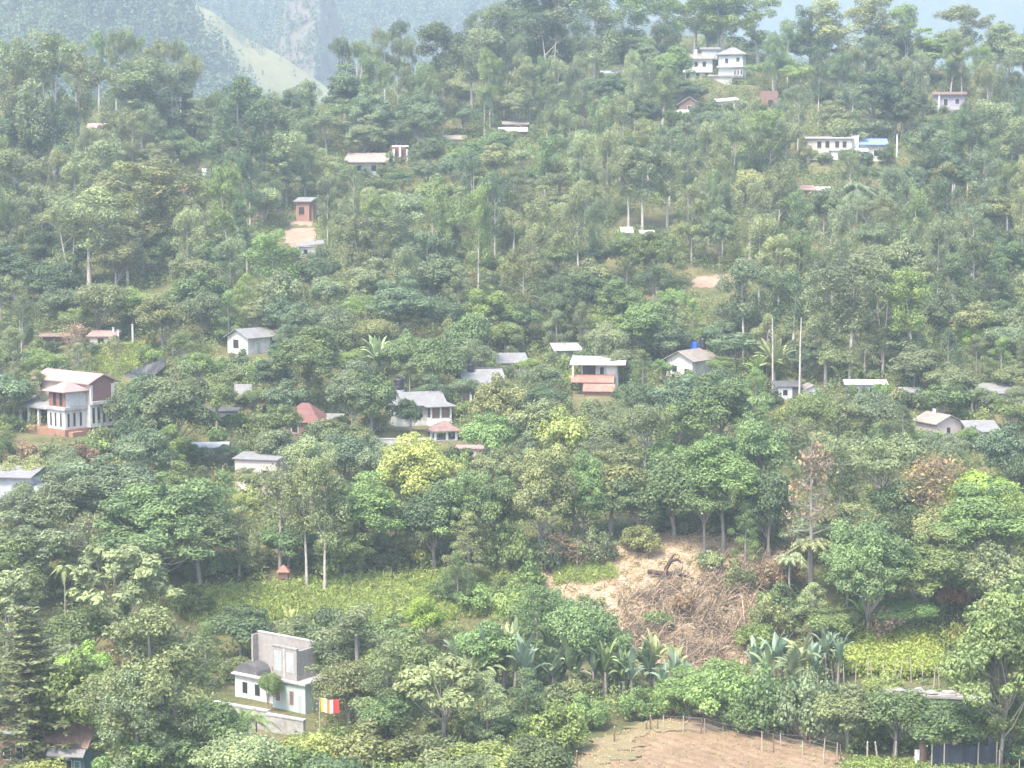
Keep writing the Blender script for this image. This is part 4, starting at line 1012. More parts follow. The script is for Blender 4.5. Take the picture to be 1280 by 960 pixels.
LAND += [('the brown cut brushwood', 860, 770), ('the long grass band', 430, 745), ('the yellowish bean plot', 1105, 820), ('the bare soil plot', 950, 930),
         ('the bare pale trunk', 1000, 440), ('the pale rock scar', 888, 350), ('the grassy mountain spur', 350, 85), ('the straw covered clearing', 760, 700)]

# the ground: one sheet following the slope, finer near the camera
ss = np.linspace(-0.62, 0.62, 330)
ys = np.concatenate([np.linspace(20, 110, 14)[:-1], np.linspace(110, 330, 190)[:-1], np.linspace(330, 720, 220)[:-1], np.linspace(720, 5000, 40)])
Y, S_ = np.meshgrid(ys, ss, indexing='ij')
X = S_ * np.maximum(Y, 140)
Z = terrain(X, Y)
Z = np.where(Y < 110, np.minimum(Z, 0.5 + Z * 0), Z) if False else Z
V = np.stack([X, Y, Z], -1).reshape(-1, 3)
ni, nj = Y.shape
ii = np.arange(ni - 1)[:, None] * nj; jj = np.arange(nj - 1)[None]
Q = np.stack([ii + jj, ii + jj + 1, ii + nj + jj + 1, ii + nj + jj], -1).reshape(-1, 4)
g_ = link('ground', mesh_quads('ground', V, Q, 'ground', smooth=True)); tag(g_, kind='structure')

def drape(name, poly, m, lift=0.06, step=0.5, relief=None, edge=0.5):
    P = np.array(poly); x0, y0 = P.min(0) - 1; x1, y1 = P.max(0) + 1
    gx = np.arange(x0, x1, step); gy = np.arange(y0, y1, step)
    Xg, Yg = np.meshgrid(gx, gy, indexing='ij')
    ragx = Xg + edge * np.sin(Yg * 1.3 + 1) + edge * .6 * np.sin(Yg * 3.1 + Xg); ragy = Yg + edge * np.sin(Xg * 1.1) + edge * .6 * np.sin(Xg * 2.7 + Yg * .6)
    inside = in_poly(ragx, ragy, poly)
    Zg = terrain(Xg, Yg) + lift
    if relief is not None: Zg = Zg + relief(Xg, Yg)
    idx = np.arange(Xg.size).reshape(Xg.shape)
    keep = inside[:-1, :-1] & inside[1:, 1:] & inside[1:, :-1] & inside[:-1, 1:]
    q = np.stack([idx[:-1, :-1], idx[1:, :-1], idx[1:, 1:], idx[:-1, 1:]], -1)[keep]
    used = np.unique(q); remap = np.full(Xg.size, -1); remap[used] = np.arange(len(used))
    VV = np.stack([Xg, Yg, Zg], -1).reshape(-1, 3)[used]
    o = link(name, mesh_quads(name, VV, remap[q], m, smooth=True)); tag(o, kind='structure')
    return o
drape('soil_field', SOIL, 'soil', 0.10, 0.18, lambda x, y: 0.065 * np.sin((x * 0.85 + y * 0.55) * 4.2 + 1.2 * np.sin(x * .5)) * (0.6 + 0.4 * np.sin(y * .9 + x * .3)) + 0.05 * np.sin(x * 3.3 + y) * np.sin(y * 2.1 - x * .7) + .02 * np.sin(x * 9.1) * np.sin(y * 8.3), 0.3)
drape('dry_grass_field', DRY, 'drygrass', 0.2, 0.25, None, 1.1)
drape('clearing_field', CLEAR, 'strawground', 0.06, 0.4, lambda x, y: 0.12 * np.sin(x * 1.7) * np.sin(y * 1.9 + 1), 0.9)
drape('earth_slope', CHUTE, 'bareearth', 0.08, 0.6); drape('rock_slope', SCAR, 'bareearth', 0.08, 0.6); drape('earth_slope', EARTH, 'bareearth', 0.06, 0.6)
drape('garden_field', GARDEN, 'drygrass', 0.06, 0.5)

# the mountains behind
def ridge(name, m, us, rows, yc, front, back, xspan, yspan, n=(160, 90), rough=6.0, depth_tilt=0.0):
    xs = np.linspace(*xspan, n[0]); yv = np.linspace(*yspan, n[1])
    Xg, Yg = np.meshgrid(xs, yv, indexing='ij')
    yl = yc + depth_tilt * Xg
    u = 640 + F * Xg / yl
    row = np.interp(u, us, rows)
    crest = CAMZ + yl * np.tan(PITCH - np.arctan((row - 480) / F))
    d = Yg - yl
    Zg = crest - np.where(d < 0, -d * front, d * back)
    Zg = Zg + rough * (np.sin(Xg / 61 + Yg / 90) + 0.6 * np.sin(Xg / 27 - Yg / 41) + .35 * np.sin(Xg / 13 + Yg / 19)) * np.clip(np.abs(d) / 60, 0, 1)
    Zg = np.maximum(Zg, -24.0)
    idx = np.arange(Xg.size).reshape(Xg.shape)
    q = np.stack([idx[:-1, :-1], idx[1:, :-1], idx[1:, 1:], idx[:-1, 1:]], -1).reshape(-1, 4)
    o = link(name, mesh_quads(name, np.stack([Xg, Yg, Zg], -1).reshape(-1, 3), q, m, smooth=True)); tag(o, kind='structure')
    def h(x, y):
        yl = yc + depth_tilt * x; u = 640 + F * x / yl; row = np.interp(u, us, rows)
        crest = CAMZ + yl * np.tan(PITCH - np.arctan((row - 480) / F)); d = y - yl
        return crest - np.where(d < 0, -d * front, d * back) + rough * (np.sin(x / 61 + y / 90) + 0.6 * np.sin(x / 27 - y / 41) + .35 * np.sin(x / 13 + y / 19)) * np.clip(np.abs(d) / 60, 0, 1)
    return h
hA = ridge('mountain', 'mountain', [-400, 150, 215, 262, 308, 340, 362, 410, 900], [-230, -110, -35, 40, 98, 138, 168, 240, 700], 1300, 0.62, 0.7, (-620, 40), (1000, 1500))
hB = ridge('grass_hill', 'meadow', [100, 245, 272, 312, 357, 417, 452, 600], [-60, 2, 14, 46, 70, 112, 146, 300], 1480, 0.5, 0.7, (-360, 60), (1290, 1640), rough=3.0)
hC = ridge('mountain', 'mountain', [-200, 300, 460, 560, 650, 800, 1000, 1300], [-40, -44, -46, -40, -24, 20, 70, 200], 1850, 0.95, 0.6, (-720, 420), (1400, 2100), rough=9)
hS = ridge('scrub_hill', 'scrub', [300, 345, 366, 410, 436, 470, 520], [160, 60, -30, -40, 60, 120, 190], 1640, 0.95, 0.7, (-250, -50), (1440, 1800), rough=3)
ridge('far_mountain', 'mountain', [500, 800, 960, 1080, 1180, 1260, 1500], [40, -20, -60, -80, -60, -45, -10], 3000, 0.5, 0.5, (-350, 1500), (2300, 3400), rough=16)

def far_wood():
    acc = Acc(); g = np.random.default_rng(31)
    C, Nn, S, A = [], [], [], []
    def scatter(h, x0, x1, y0, y1, n, size, keep=None, hgt=(9, 17)):
        x = g.uniform(x0, x1, n); y = g.uniform(y0, y1, n); z = h(x, y)
        u, v = project(x, y, z + 8)
        k = (u > -60) & (u < 1340) & (v > -60) & (v < 240)
        if keep is not None: k &= keep(x, y, u, v)
        x, y, z = x[k], y[k], z[k]
        for a, b, c in zip(x, y, z):
            H = g.uniform(*hgt); W = H * g.uniform(0.2, 0.33); m = 34
            t = g.uniform(0.15, 1, m); r = W * np.sqrt(np.clip(1.1 - t, 0, 1)) * g.uniform(0.5, 1, m); th = g.uniform(0, 6.283, m)
            C.append(np.stack([a + r * np.cos(th), b + r * np.sin(th), c + H * t], 1))
            Nn.append(np.stack([np.cos(th), np.sin(th), np.full(m, .7)], 1) + g.normal(size=(m, 3)) * .5)
            S.append(size * g.uniform(.7, 1.3, m)); A.append(np.clip(g.random(m) * .4 + g.random() * .6, 0, 1))
    scatter(hA, -400, -100, 1040, 1330, 3900, .95)
    scatter(hC, -320, 110, 1640, 1850, 4200, 1.2, None, (11, 20))
    scatter(hB, -224, -188, 1458, 1484, 40, .5, None, (7, 12)); scatter(hB, -200, -120, 1330, 1470, 26, .6, None, (3, 6))
    scatter(hS, -200, -110, 1540, 1645, 420, .9, None, (6, 12))
    C_, N_, S2, A_ = np.concatenate(C), norm(np.concatenate(Nn)), np.concatenate(S), np.concatenate(A)
    V, Q = cards(C_, N_, S2, S2 * .6, g); acc.add(V, Q, np.repeat(A_, 4))
    o = link('far_woods', acc.mesh('far_woods', 'farwood')); tag(o, 'blue green woods covering the mountains beyond the ridge', 'woods', kind='stuff')
far_wood()

# ------------------------------------------------------------------ fence round the soil plot
def fence():
    posts = [(822, 914, 14), (829, 915, 22), (854, 917, 24), (876, 918, 23), (881, 917, 20), (904, 915, 17), (930, 914, 15), (940, 913, 14), (953, 941, 29), (967, 941, 26), (976, 934, 18),
             (1003, 945, 20), (1012, 936, 18), (1029, 956, 36), (1046, 947, 20), (1051, 951, 22)]
    r0 = ground(900, 916)
    root = link('wire_fence', None); root.location = r0
    tag(root, 'rickety wire fence on thin posts round the bare soil plot', 'fence')
    LAND.append(('the wire fence', 930, 905))
    tops = []
    for i, (u, v, h) in enumerate(posts):
        p = ground(u, v); k = p.y / F
        acc = Acc(); le = np.random.default_rng(i).normal(size=2) * .06
        acc.tube([(0, 0, -.3), (le[0] * .5, 0, h * k * .5), (le[0], le[1], h * k)], [.075, .07, .055], 6)
        o = link('post', acc.mesh('post', 'palewood' if i % 3 else 'wood'), root); o.location = p - r0
        tops.append((np.array(p - r0), h * k))
    for seq in ([1, 2, 3, 5, 6, 7, 10, 12, 14], [2, 4, 8, 9, 11, 13, 15]):
        for f in (.3, .62, .95):
            acc = Acc()
            for a, b in zip(seq, seq[1:]):
                pa = tops[a][0] + [0, 0, tops[a][1] * f]; pb = tops[b][0] + [0, 0, tops[b][1] * f]
                mid = (pa + pb) / 2 - [0, 0, .06]
                acc.tube([pa, mid, pb], [.012] * 3, 4)
            link('wire', acc.mesh('wire', 'wire'), root)
    # netting of the upper run
    acc = Acc(); seq = [2, 3, 5, 6, 7]
    for a, b in zip(seq, seq[1:]):
        for q in np.linspace(0, 1, 16)[:-1]:
            base = tops[a][0] * (1 - q) + tops[b][0] * q; hh = tops[a][1] * (1 - q) + tops[b][1] * q
            acc.tube([base, base + [0.1, 0, hh * .5], base + [0, 0, hh * .94]], [.008] * 3, 3)
    link('netting', acc.mesh('netting', 'wire'), root)
fence()
for i, (u, v, h, lb) in enumerate(((721, 962, 24, 'dark thick stake at the lower edge of the dry grass slope'), (768, 929, 21, 'dark stake half way up the dry grass slope'), (808, 914, 12, 'short stake of the pair at the top of the dry grass slope'), (813, 914, 20, 'taller stake of the pair at the top of the dry grass slope'))):
    b = Bld('wooden_stake', lb, 'stake', u, v, 0, group='dark stakes on the dry grass slope'); b.cyl('shaft', 'wood', 0, 0, -3, h, 1.3, 1.1); b.cyl('tip', 'palewood', 0, 0, h + .05, h + 1.4, 1.1, .6)

# bare standing trunks and other upright poles
def snag(u, v, top, label, lean=0.02, r=.2, stubs=3):
    p = ground(u, v); k = p.y / F; h = (v - top) * k; g = np.random.default_rng(int(u))
    root = link('bare_trunk', None); root.location = p; tag(root, label, 'tree trunk', 'bare standing trunks')
    acc = Acc(); acc.tube([(0, 0, -.6), (lean * h * .3, 0, h * .35), (lean * h * .5, .1, h * .7), (lean * h, 0, h)], [r, r * .85, r * .7, r * .5], 8)
    link('trunk', acc.mesh('trunk', 'bark_pale', True), root)
    for i in range(stubs):
        z = h * g.uniform(.55, .95); a = g.uniform(0, 6.28); L = g.uniform(.7, 2.2)
        acc = Acc(); acc.tube([(lean * z, 0, z), (lean * z + math.cos(a) * L * .6, math.sin(a) * L * .6, z + L * .35), (lean * z + math.cos(a) * L, math.sin(a) * L, z + L * .9)], [.07, .05, .02], 5)
        link('branch', acc.mesh('branch', 'bark_pale', True), root)
    VIEWS.append((u - 4, top, u + 4, v - 8, p.y))
snag(999, 500, 396, 'straight bare pale pole trunk without any branches by the low house', 0.01, .2, 0)
snag(966, 494, 396, 'bare pale trunk rising out of the banana clump by the low house', -.02, .19, 2)

# tarpaulin, charred stump
def tarp():
    P = px_poly([(148, 476), (150, 468), (178, 460), (206, 448), (208, 456), (180, 472)])
    pts_t = [(148, 468), (160, 464), (172, 460), (184, 456), (196, 451), (206, 447)]; pts_b = [(148, 474), (160, 474), (172, 473), (184, 472), (196, 467), (206, 458)]
    gp = ground(175, 474); bm = bmesh.new(); rows = []
    for f in np.linspace(0, 1, 7):
        row = []
        for i, (a, b) in enumerate(zip(pts_t, pts_b)):
            v = b[1] + (a[1] - b[1]) * f
            q = at(a[0], v, gp.y + 3.2 * f + .35 * math.sin(i * 2 + f * 5)) - gp
            row.append(bm.verts.new(q))
        rows.append(row)
    for A, B in zip(rows, rows[1:]):
        for i in range(5): bm.faces.new((A[i], A[i + 1], B[i + 1], B[i]))
    ext = bmesh.ops.extrude_face_region(bm, geom=list(bm.faces)); bmesh.ops.translate(bm, vec=(0, .6, -.25), verts=[e for e in ext['geom'] if isinstance(e, bmesh.types.BMVert)])
    bmesh.ops.recalc_face_normals(bm, faces=bm.faces)
    me = bpy.data.meshes.new('tarpaulin'); bm.to_mesh(me); bm.free(); me.materials.append(MATS['black_sheet'])
    o = link('tarpaulin', me); o.location = gp; tag(o, 'crumpled black sheet spread on the bank behind the red and white villa', 'tarpaulin')
    VIEWS.append((148, 450, 205, 470, gp.y)); LAND.append(('the crumpled black sheet', 178, 461))
tarp()
def charred():
    p = ground(842, 726); root = link('uprooted_stump', None); root.location = p + Vector((0, 0, .7)); root.scale = (1.05,) * 3
    tag(root, 'dark uprooted stump with curling roots on the straw slope', 'stump'); LAND.append(('the dark uprooted stump', 842, 715))
    for nm, pts, rr in (('root', [(-.9, 0, -.1), (-1.0, 0, .9), (-.4, .1, 2.0), (.5, 0, 2.2), (1.0, 0, 1.7)], [.28, .3, .3, .2, .1]), ('root', [(-.6, 0, .3), (.2, -.2, .5), (1.2, -.3, .1), (2.4, -.3, -.2)], [.3, .28, .2, .1]),
                        ('root', [(-.5, .2, 1.9), (-.1, .3, 2.6), (.3, .3, 2.9)], [.18, .12, .05]), ('trunk', [(-.9, 0, .2), (-2.0, .2, .35), (-3.4, .3, .5)], [.34, .32, .3])):
        acc = Acc(); acc.tube(pts, rr, 7); link(nm, acc.mesh(nm, 'charred', True), root)
    VIEWS.append((828, 700, 858, 726, p.y))
charred()
# stakes of the bean plot
for i in range(12):
    u = 1044 + 12 * i + (i * 37 % 7) - 3; v = 855 + (i * 53 % 9) - 3
    b = Bld('bean_pole', 'thin upright stick at the lower edge of the bean plot', 'stick', u, v, 0, group='sticks along the bean plot')
    b.cyl('shaft', 'palewood', 0, 0, -3, 26 + (i * 29 % 9), .75, .6, n=6); b.root.rotation_euler = (R((i * 31 % 9) - 4), R((i * 47 % 11) - 5), 0)
# ------------------------------------------------------------------ trees the photograph shows one by one: kind, u, top, base, width, tint
HERO = [
 ('eucalyptus_tree', 62, 50, 236, 88, 'olive'), ('eucalyptus_tree', 98, 66, 214, 62, 'grey'), ('eucalyptus_tree', 150, 78, 205, 76, 'olive'), ('eucalyptus_tree', 30, 70, 225, 60, 'olive'),
 ('feathery_tree', 70, 130, 240, 60, 'dark'), ('eucalyptus_tree', 178, 90, 205, 60, 'pale'), ('eucalyptus_tree', 215, 84, 196, 66, 'grey'), ('broadleaf_tree', 8, 140, 230, 50, 'dark'),
 ('feathery_tree', 300, 102, 262, 74, 'dark'), ('feathery_tree', 332, 128, 258, 62, 'dark'), ('feathery_tree', 280, 150, 262, 50, 'dark'), ('broadleaf_tree', 318, 108, 200, 66, 'dark'),
 ('eucalyptus_tree', 22, 192, 322, 74, 'olive'), ('eucalyptus_tree', 128, 178, 322, 60, 'olive'), ('eucalyptus_tree', 178, 204, 350, 88, 'olive'), ('eucalyptus_tree', 222, 222, 342, 70, 'olive'),
 ('eucalyptus_tree', 112, 238, 366, 84, 'pale'), ('eucalyptus_tree', 90, 262, 366, 60, 'olive'), ('eucalyptus_tree', 160, 268, 362, 60, 'grey'), ('eucalyptus_tree', 55, 232, 330, 60, 'grey'),
 ('eucalyptus_tree', 48, 290, 350, 50, 'dark'), ('broadleaf_tree', 20, 310, 392, 74, 'dark'), ('broadleaf_tree', 60, 330, 400, 60, 'dark'),
 ('spreading_tree', 408, 146, 196, 52, 'bluish'), ('broadleaf_tree', 440, 84, 168, 60, 'bluish'), ('broadleaf_tree', 470, 118, 190, 56, 'bluish'), ('broadleaf_tree', 520, 120, 188, 56, 'bluish'),
 ('broadleaf_tree', 370, 112, 170, 46, 'bluish'), ('eucalyptus_tree', 344, 168, 262, 50, 'pale'), ('eucalyptus_tree', 380, 182, 250, 44, 'pale'),
 ('eucalyptus_tree', 556, 34, 150, 66, 'dark'), ('eucalyptus_tree', 590, 42, 150, 54, 'grey'), ('eucalyptus_tree', 612, 12, 140, 56, 'grey'), ('eucalyptus_tree', 668, -30, 122, 76, 'dark'),
 ('eucalyptus_tree', 706, -24, 130, 70, 'grey'), ('eucalyptus_tree', 742, -6, 128, 66, 'pale'), ('eucalyptus_tree', 690, 20, 138, 60, 'dark'), ('eucalyptus_tree', 778, -14, 110, 62, 'fresh'),
 ('eucalyptus_tree', 826, -6, 96, 60, 'fresh'), ('eucalyptus_tree', 868, -16, 78, 64, 'grey'), ('eucalyptus_tree', 906, -12, 86, 66, 'fresh'), ('eucalyptus_tree', 948, -6, 84, 62, 'fresh'), ('eucalyptus_tree', 884, -2, 76, 44, 'pale'),
 ('broadleaf_tree', 800, 50, 118, 66, 'bluish'), ('broadleaf_tree', 835, 62, 130, 58, 'fresh'), ('broadleaf_tree', 770, 92, 150, 60, 'dark'),
 ('eucalyptus_tree', 1052, 4, 108, 62, 'pale'), ('eucalyptus_tree', 1084, 0, 104, 56, 'olive'), ('eucalyptus_tree', 1124, 8, 96, 48, 'fresh'), ('eucalyptus_tree', 1012, 12, 100, 40, 'dark'),
 ('eucalyptus_tree', 1200, 10, 96, 62, 'grey'), ('broadleaf_tree', 1262, 34, 130, 66, 'pale'), ('broadleaf_tree', 1010, 34, 100, 60, 'bluish'), ('broadleaf_tree', 1160, 40, 106, 60, 'fresh'), ('broadleaf_tree', 1110, 36, 110, 60, 'dark'),
 ('spreading_tree', 970, 76, 122, 66, 'fresh'), ('spreading_tree', 1000, 84, 130, 60, 'fresh'), ('eucalyptus_tree', 1064, 108, 186, 36, 'grey'), ('broadleaf_tree', 1090, 92, 172, 70, 'dark'), ('broadleaf_tree', 1130, 112, 178, 60, 'dark'),
 ('broadleaf_tree', 800, 120, 190, 60, 'dark'), ('eucalyptus_tree', 940, 140, 210, 50, 'fresh'), ('eucalyptus_tree', 1236, 128, 226, 68, 'grey'), ('eucalyptus_tree', 1262, 150, 240, 50, 'pale'),
 ('palm_tree', 1072, 230, 284, 60, 'bluish'), ('feathery_tree', 1215, 300, 420, 60, 'dark'), ('feathery_tree', 1190, 320, 430, 60, 'dark'), ('feathery_tree', 1245, 330, 420, 60, 'dark'),
 ('eucalyptus_tree', 930, 326, 452, 56, 'grey', 4), ('eucalyptus_tree', 1062, 322, 480, 76, 'grey', 4), ('eucalyptus_tree', 1032, 338, 482, 58, 'grey', 3), ('eucalyptus_tree', 786, 192, 286, 42, 'grey', 4), ('eucalyptus_tree', 803, 186, 290, 46, 'grey', 3), ('eucalyptus_tree', 834, 194, 284, 46, 'olive', 4), ('eucalyptus_tree', 990, 342, 462, 54, 'dark'), ('eucalyptus_tree', 1104, 330, 470, 56, 'grey'), ('eucalyptus_tree', 1142, 338, 474, 56, 'fresh'),
 ('eucalyptus_tree', 960, 336, 456, 44, 'bluish'), ('spreading_tree', 840, 362, 420, 60, 'fresh'), ('eucalyptus_tree', 480, 272, 376, 48, 'grey'), ('eucalyptus_tree', 536, 290, 380, 60, 'bluish'),
 ('broadleaf_tree', 500, 352, 440, 74, 'bluish'), ('broadleaf_tree', 552, 372, 440, 56, 'dark'), ('broadleaf_tree', 615, 362, 434, 70, 'fresh'), ('broadleaf_tree', 690, 352, 436, 64, 'dark'), ('broadleaf_tree', 725, 340, 420, 74, 'dark'),
 ('broadleaf_tree', 655, 380, 438, 46, 'mid'), ('broadleaf_tree', 780, 350, 436, 60, 'mid'), ('broadleaf_tree', 800, 380, 452, 54, 'fresh'), ('eucalyptus_tree', 340, 290, 400, 60, 'fresh'),
 ('broadleaf_tree', 205, 372, 442, 56, 'olive'), ('broadleaf_tree', 120, 356, 424, 60, 'olive'), ('broadleaf_tree', 1212, 408, 452, 30, 'lime'),
 ('broadleaf_tree', 184, 470, 560, 56, 'dark'), ('broadleaf_tree', 216, 456, 592, 88, 'bluish'), ('broadleaf_tree', 270, 470, 544, 46, 'mid'), ('broadleaf_tree', 22, 606, 672, 50, 'grey'), ('shrub', 50, 600, 640, 40, 'mid'), ('broadleaf_tree', 384, 410, 522, 84, 'mid'), ('broadleaf_tree', 344, 452, 504, 46, 'dark'),
 ('broadleaf_tree', 440, 452, 560, 60, 'grey'), ('broadleaf_tree', 466, 466, 556, 60, 'mid'), ('broadleaf_tree', 514, 498, 548, 30, 'dark'), ('broadleaf_tree', 545, 424, 500, 60, 'mid'), ('broadleaf_tree', 505, 416, 488, 50, 'mid'),
 ('broadleaf_tree', 630, 470, 560, 60, 'olive'), ('broadleaf_tree', 664, 500, 590, 74, 'olive'), ('broadleaf_tree', 700, 510, 610, 66, 'yellow'), ('broadleaf_tree', 610, 520, 600, 60, 'fresh'),
 ('spreading_tree', 806, 506, 604, 76, 'olive'), ('spreading_tree', 762, 500, 570, 44, 'grey'), ('broadleaf_tree', 850, 470, 560, 70, 'bluish'), ('broadleaf_tree', 790, 480, 540, 50, 'dark'),
 ('broadleaf_tree', 904, 548, 688, 104, 'fresh'), ('broadleaf_tree', 900, 470, 606, 96, 'mid'), ('broadleaf_tree', 880, 560, 690, 70, 'mid'), ('broadleaf_tree', 950, 500, 660, 66, 'mid'), ('withered_tree', 1014, 548, 760, 84, 'brown'), ('thin_crowned_tree', 1166, 568, 690, 96, 'orange'),
 ('broadleaf_tree', 1222, 588, 690, 84, 'lime'), ('broadleaf_tree', 1228, 606, 748, 112, 'fresh'), ('broadleaf_tree', 1262, 610, 740, 70, 'fresh'), ('broadleaf_tree', 1084, 650, 800, 120, 'mid'), ('broadleaf_tree', 1150, 660, 790, 100, 'mid'), ('spreading_tree', 1100, 546, 670, 130, 'olive'),
 ('spreading_tree', 1180, 540, 610, 60, 'grey'), ('broadleaf_tree', 1258, 530, 620, 70, 'bluish'), ('feathery_tree', 1050, 560, 690, 64, 'dark'), ('broadleaf_tree', 1130, 600, 680, 80, 'dark'), ('broadleaf_tree', 960, 590, 700, 66, 'dark'), ('broadleaf_tree', 1060, 640, 760, 70, 'dark'),
 ('broadleaf_tree', 530, 548, 690, 116, 'yellow'), ('broadleaf_tree', 575, 590, 706, 96, 'mid'), ('broadleaf_tree', 540, 600, 712, 80, 'dark'), ('broadleaf_tree', 672, 556, 708, 90, 'olive'), ('broadleaf_tree', 620, 590, 712, 80, 'mid'),
 ('broadleaf_tree', 450, 588, 716, 90, 'fresh'), ('eucalyptus_tree', 384, 572, 738, 54, 'olive', 4), ('eucalyptus_tree', 406, 562, 742, 58, 'olive', 0), ('thin_crowned_tree', 350, 580, 720, 80, 'olive'), ('feathery_tree', 430, 620, 725, 60, 'mid'), ('feathery_tree', 585, 640, 740, 60, 'pale'),
 ('broadleaf_tree', 762, 566, 672, 90, 'olive'), ('broadleaf_tree', 842, 568, 672, 90, 'mid'), ('broadleaf_tree', 716, 566, 680, 80, 'fresh'), ('broadleaf_tree', 800, 600, 680, 70, 'dark'),
 ('broadleaf_tree', 196, 600, 744, 170, 'mid'), ('broadleaf_tree', 250, 620, 744, 120, 'dark'), ('broadleaf_tree', 140, 560, 690, 110, 'grey'), ('broadleaf_tree', 90, 590, 710, 110, 'grey'), ('broadleaf_tree', 40, 640, 760, 100, 'grey'),
 ('broadleaf_tree', 24, 668, 770, 76, 'mid'), ('large_leaved_tree', 150, 680, 840, 132, 'pale'), ('large_leaved_tree', 10, 712, 830, 80, 'pale'), ('areca_palm', 82, 704, 812, 34, 'fresh'), ('araucaria_tree', 38, 756, 968, 120, 'grey'),
 ('broadleaf_tree', 110, 812, 960, 104, 'fresh'), ('broadleaf_tree', 100, 806, 900, 70, 'lime'), ('feathery_tree', 190, 756, 985, 150, 'olive'), ('feathery_tree', 222, 800, 985, 110, 'grey'), ('feathery_tree', 172, 830, 995, 100, 'grey'), ('broadleaf_tree', 262, 872, 985, 80, 'mid'),
 ('broadleaf_tree', 300, 760, 838, 78, 'dark'), ('broadleaf_tree', 334, 840, 890, 26, 'fresh'), ('feathery_tree', 448, 756, 900, 112, 'grey'), ('broadleaf_tree', 418, 764, 876, 70, 'dark'), ('feathery_tree', 486, 800, 940, 80, 'olive'), ('broadleaf_tree', 352, 506, 572, 46, 'mid'), ('shrub', 398, 528, 566, 40, 'grey'),
 ('large_leaved_tree', 553, 822, 945, 100, 'pale'), ('broadleaf_tree', 500, 790, 900, 90, 'mid'), ('broadleaf_tree', 534, 744, 822, 46, 'lime'), ('broadleaf_tree', 610, 776, 868, 80, 'fresh'), ('broadleaf_tree', 470, 770, 862, 100, 'mid'),
 ('feathery_tree', 672, 730, 862, 74, 'mid'), ('broadleaf_tree', 720, 752, 860, 80, 'mid'), ('broadleaf_tree', 640, 725, 820, 60, 'fresh'), ('broadleaf_tree', 690, 740, 830, 60, 'fresh'),
 ('broadleaf_tree', 1250, 726, 960, 150, 'mid'), ('feathery_tree', 1236, 740, 950, 90, 'olive'), ('broadleaf_tree', 1190, 872, 952, 96, 'mid'), ('broadleaf_tree', 1118, 862, 944, 96, 'mid'), ('broadleaf_tree', 1060, 856, 938, 90, 'olive'), ('broadleaf_tree', 1260, 870, 955, 80, 'mid'),
 ('feathery_tree', 932, 626, 712, 40, 'fresh'), ('shrub', 955, 832, 912, 100, 'mid'), ('shrub', 1010, 838, 925, 96, 'grey'), ('shrub', 900, 840, 906, 90, 'fresh'), ('broadleaf_tree', 860, 838, 900, 66, 'fresh'),
 ('shrub', 1192, 704, 760, 56, 'red'), ('shrub', 1110, 756, 800, 40, 'brown'), ('broadleaf_tree', 1240, 680, 790, 100, 'olive'), ('broadleaf_tree', 1040, 760, 820, 60, 'mid'), ('broadleaf_tree', 1130, 752, 800, 70, 'fresh'),
 ('shrub', 150, 800, 850, 50, 'orange'), ('thin_crowned_tree', 110, 640, 740, 60, 'olive'), ('shrub', 30, 552, 588, 50, 'brown'), ('shrub', 66, 556, 588, 46, 'olive'), ('shrub', 98, 554, 588, 44, 'brown'), ('shrub', 6, 548, 584, 40, 'mid'), ('shrub', 128, 534, 562, 34, 'olive'), ('shrub', 108, 548, 574, 36, 'mid'), ('shrub', 300, 436, 462, 24, 'dark'), ('shrub', 276, 446, 468, 36, 'mid'), ('broadleaf_tree', 352, 430, 472, 34, 'dark'), ('shrub', 324, 448, 474, 40, 'fresh'),
 ('shrub', 190, 416, 436, 20, 'yellow'), ('withered_tree', 216, 394, 446, 34, 'olive'), ('thin_crowned_tree', 96, 404, 462, 44, 'brown'), ('thin_crowned_tree', 144, 424, 468, 24, 'olive'),
 ('banana_plant', 708, 786, 868, 74, 'bluish', 0), ('banana_plant', 772, 798, 876, 100, 'pale', 1), ('banana_plant', 800, 806, 878, 90, 'bluish', 2), ('banana_plant', 735, 826, 872, 60, 'bluish', 2), ('banana_plant', 600, 812, 876, 80, 'bluish', 2), ('banana_plant', 585, 806, 862, 60, 'fresh', 0),
 ('banana_plant', 640, 836, 880, 70, 'bluish', 1), ('banana_plant', 680, 842, 885, 60, 'bluish', 3), ('banana_plant', 565, 750, 808, 46, 'bluish', 0), ('banana_plant', 365, 758, 800, 38, 'yellow', 3), ('banana_plant', 1000, 768, 846, 70, 'pale', 1), ('banana_plant', 968, 776, 852, 66, 'pale', 2), ('banana_plant', 1032, 788, 848, 56, 'pale', 3),
 ('banana_plant', 985, 800, 870, 74, 'bluish', 2), ('banana_plant', 470, 420, 472, 44, 'pale', 1), ('banana_plant', 966, 424, 486, 56, 'pale', 1), ('banana_plant', 948, 440, 488, 40, 'fresh', 2), ('banana_plant', 1214, 478, 520, 46, 'pale', 3), ('banana_plant', 1050, 448, 486, 40, 'fresh', 0),
 ('banana_plant', 290, 396, 424, 36, 'fresh', 2), ('banana_plant', 1080, 740, 790, 50, 'fresh', 0), ('banana_plant', 1120, 690, 760, 50, 'pale', 3), ('banana_plant', 300, 880, 935, 60, 'fresh', 2),
 ('shrub', 560, 722, 750, 50, 'mid'), ('shrub', 600, 730, 762, 60, 'fresh'), ('shrub', 640, 716, 750, 50, 'mid'), ('feathery_tree', 572, 690, 764, 40, 'mid'), ('shrub', 240, 730, 768, 50, 'mid'),
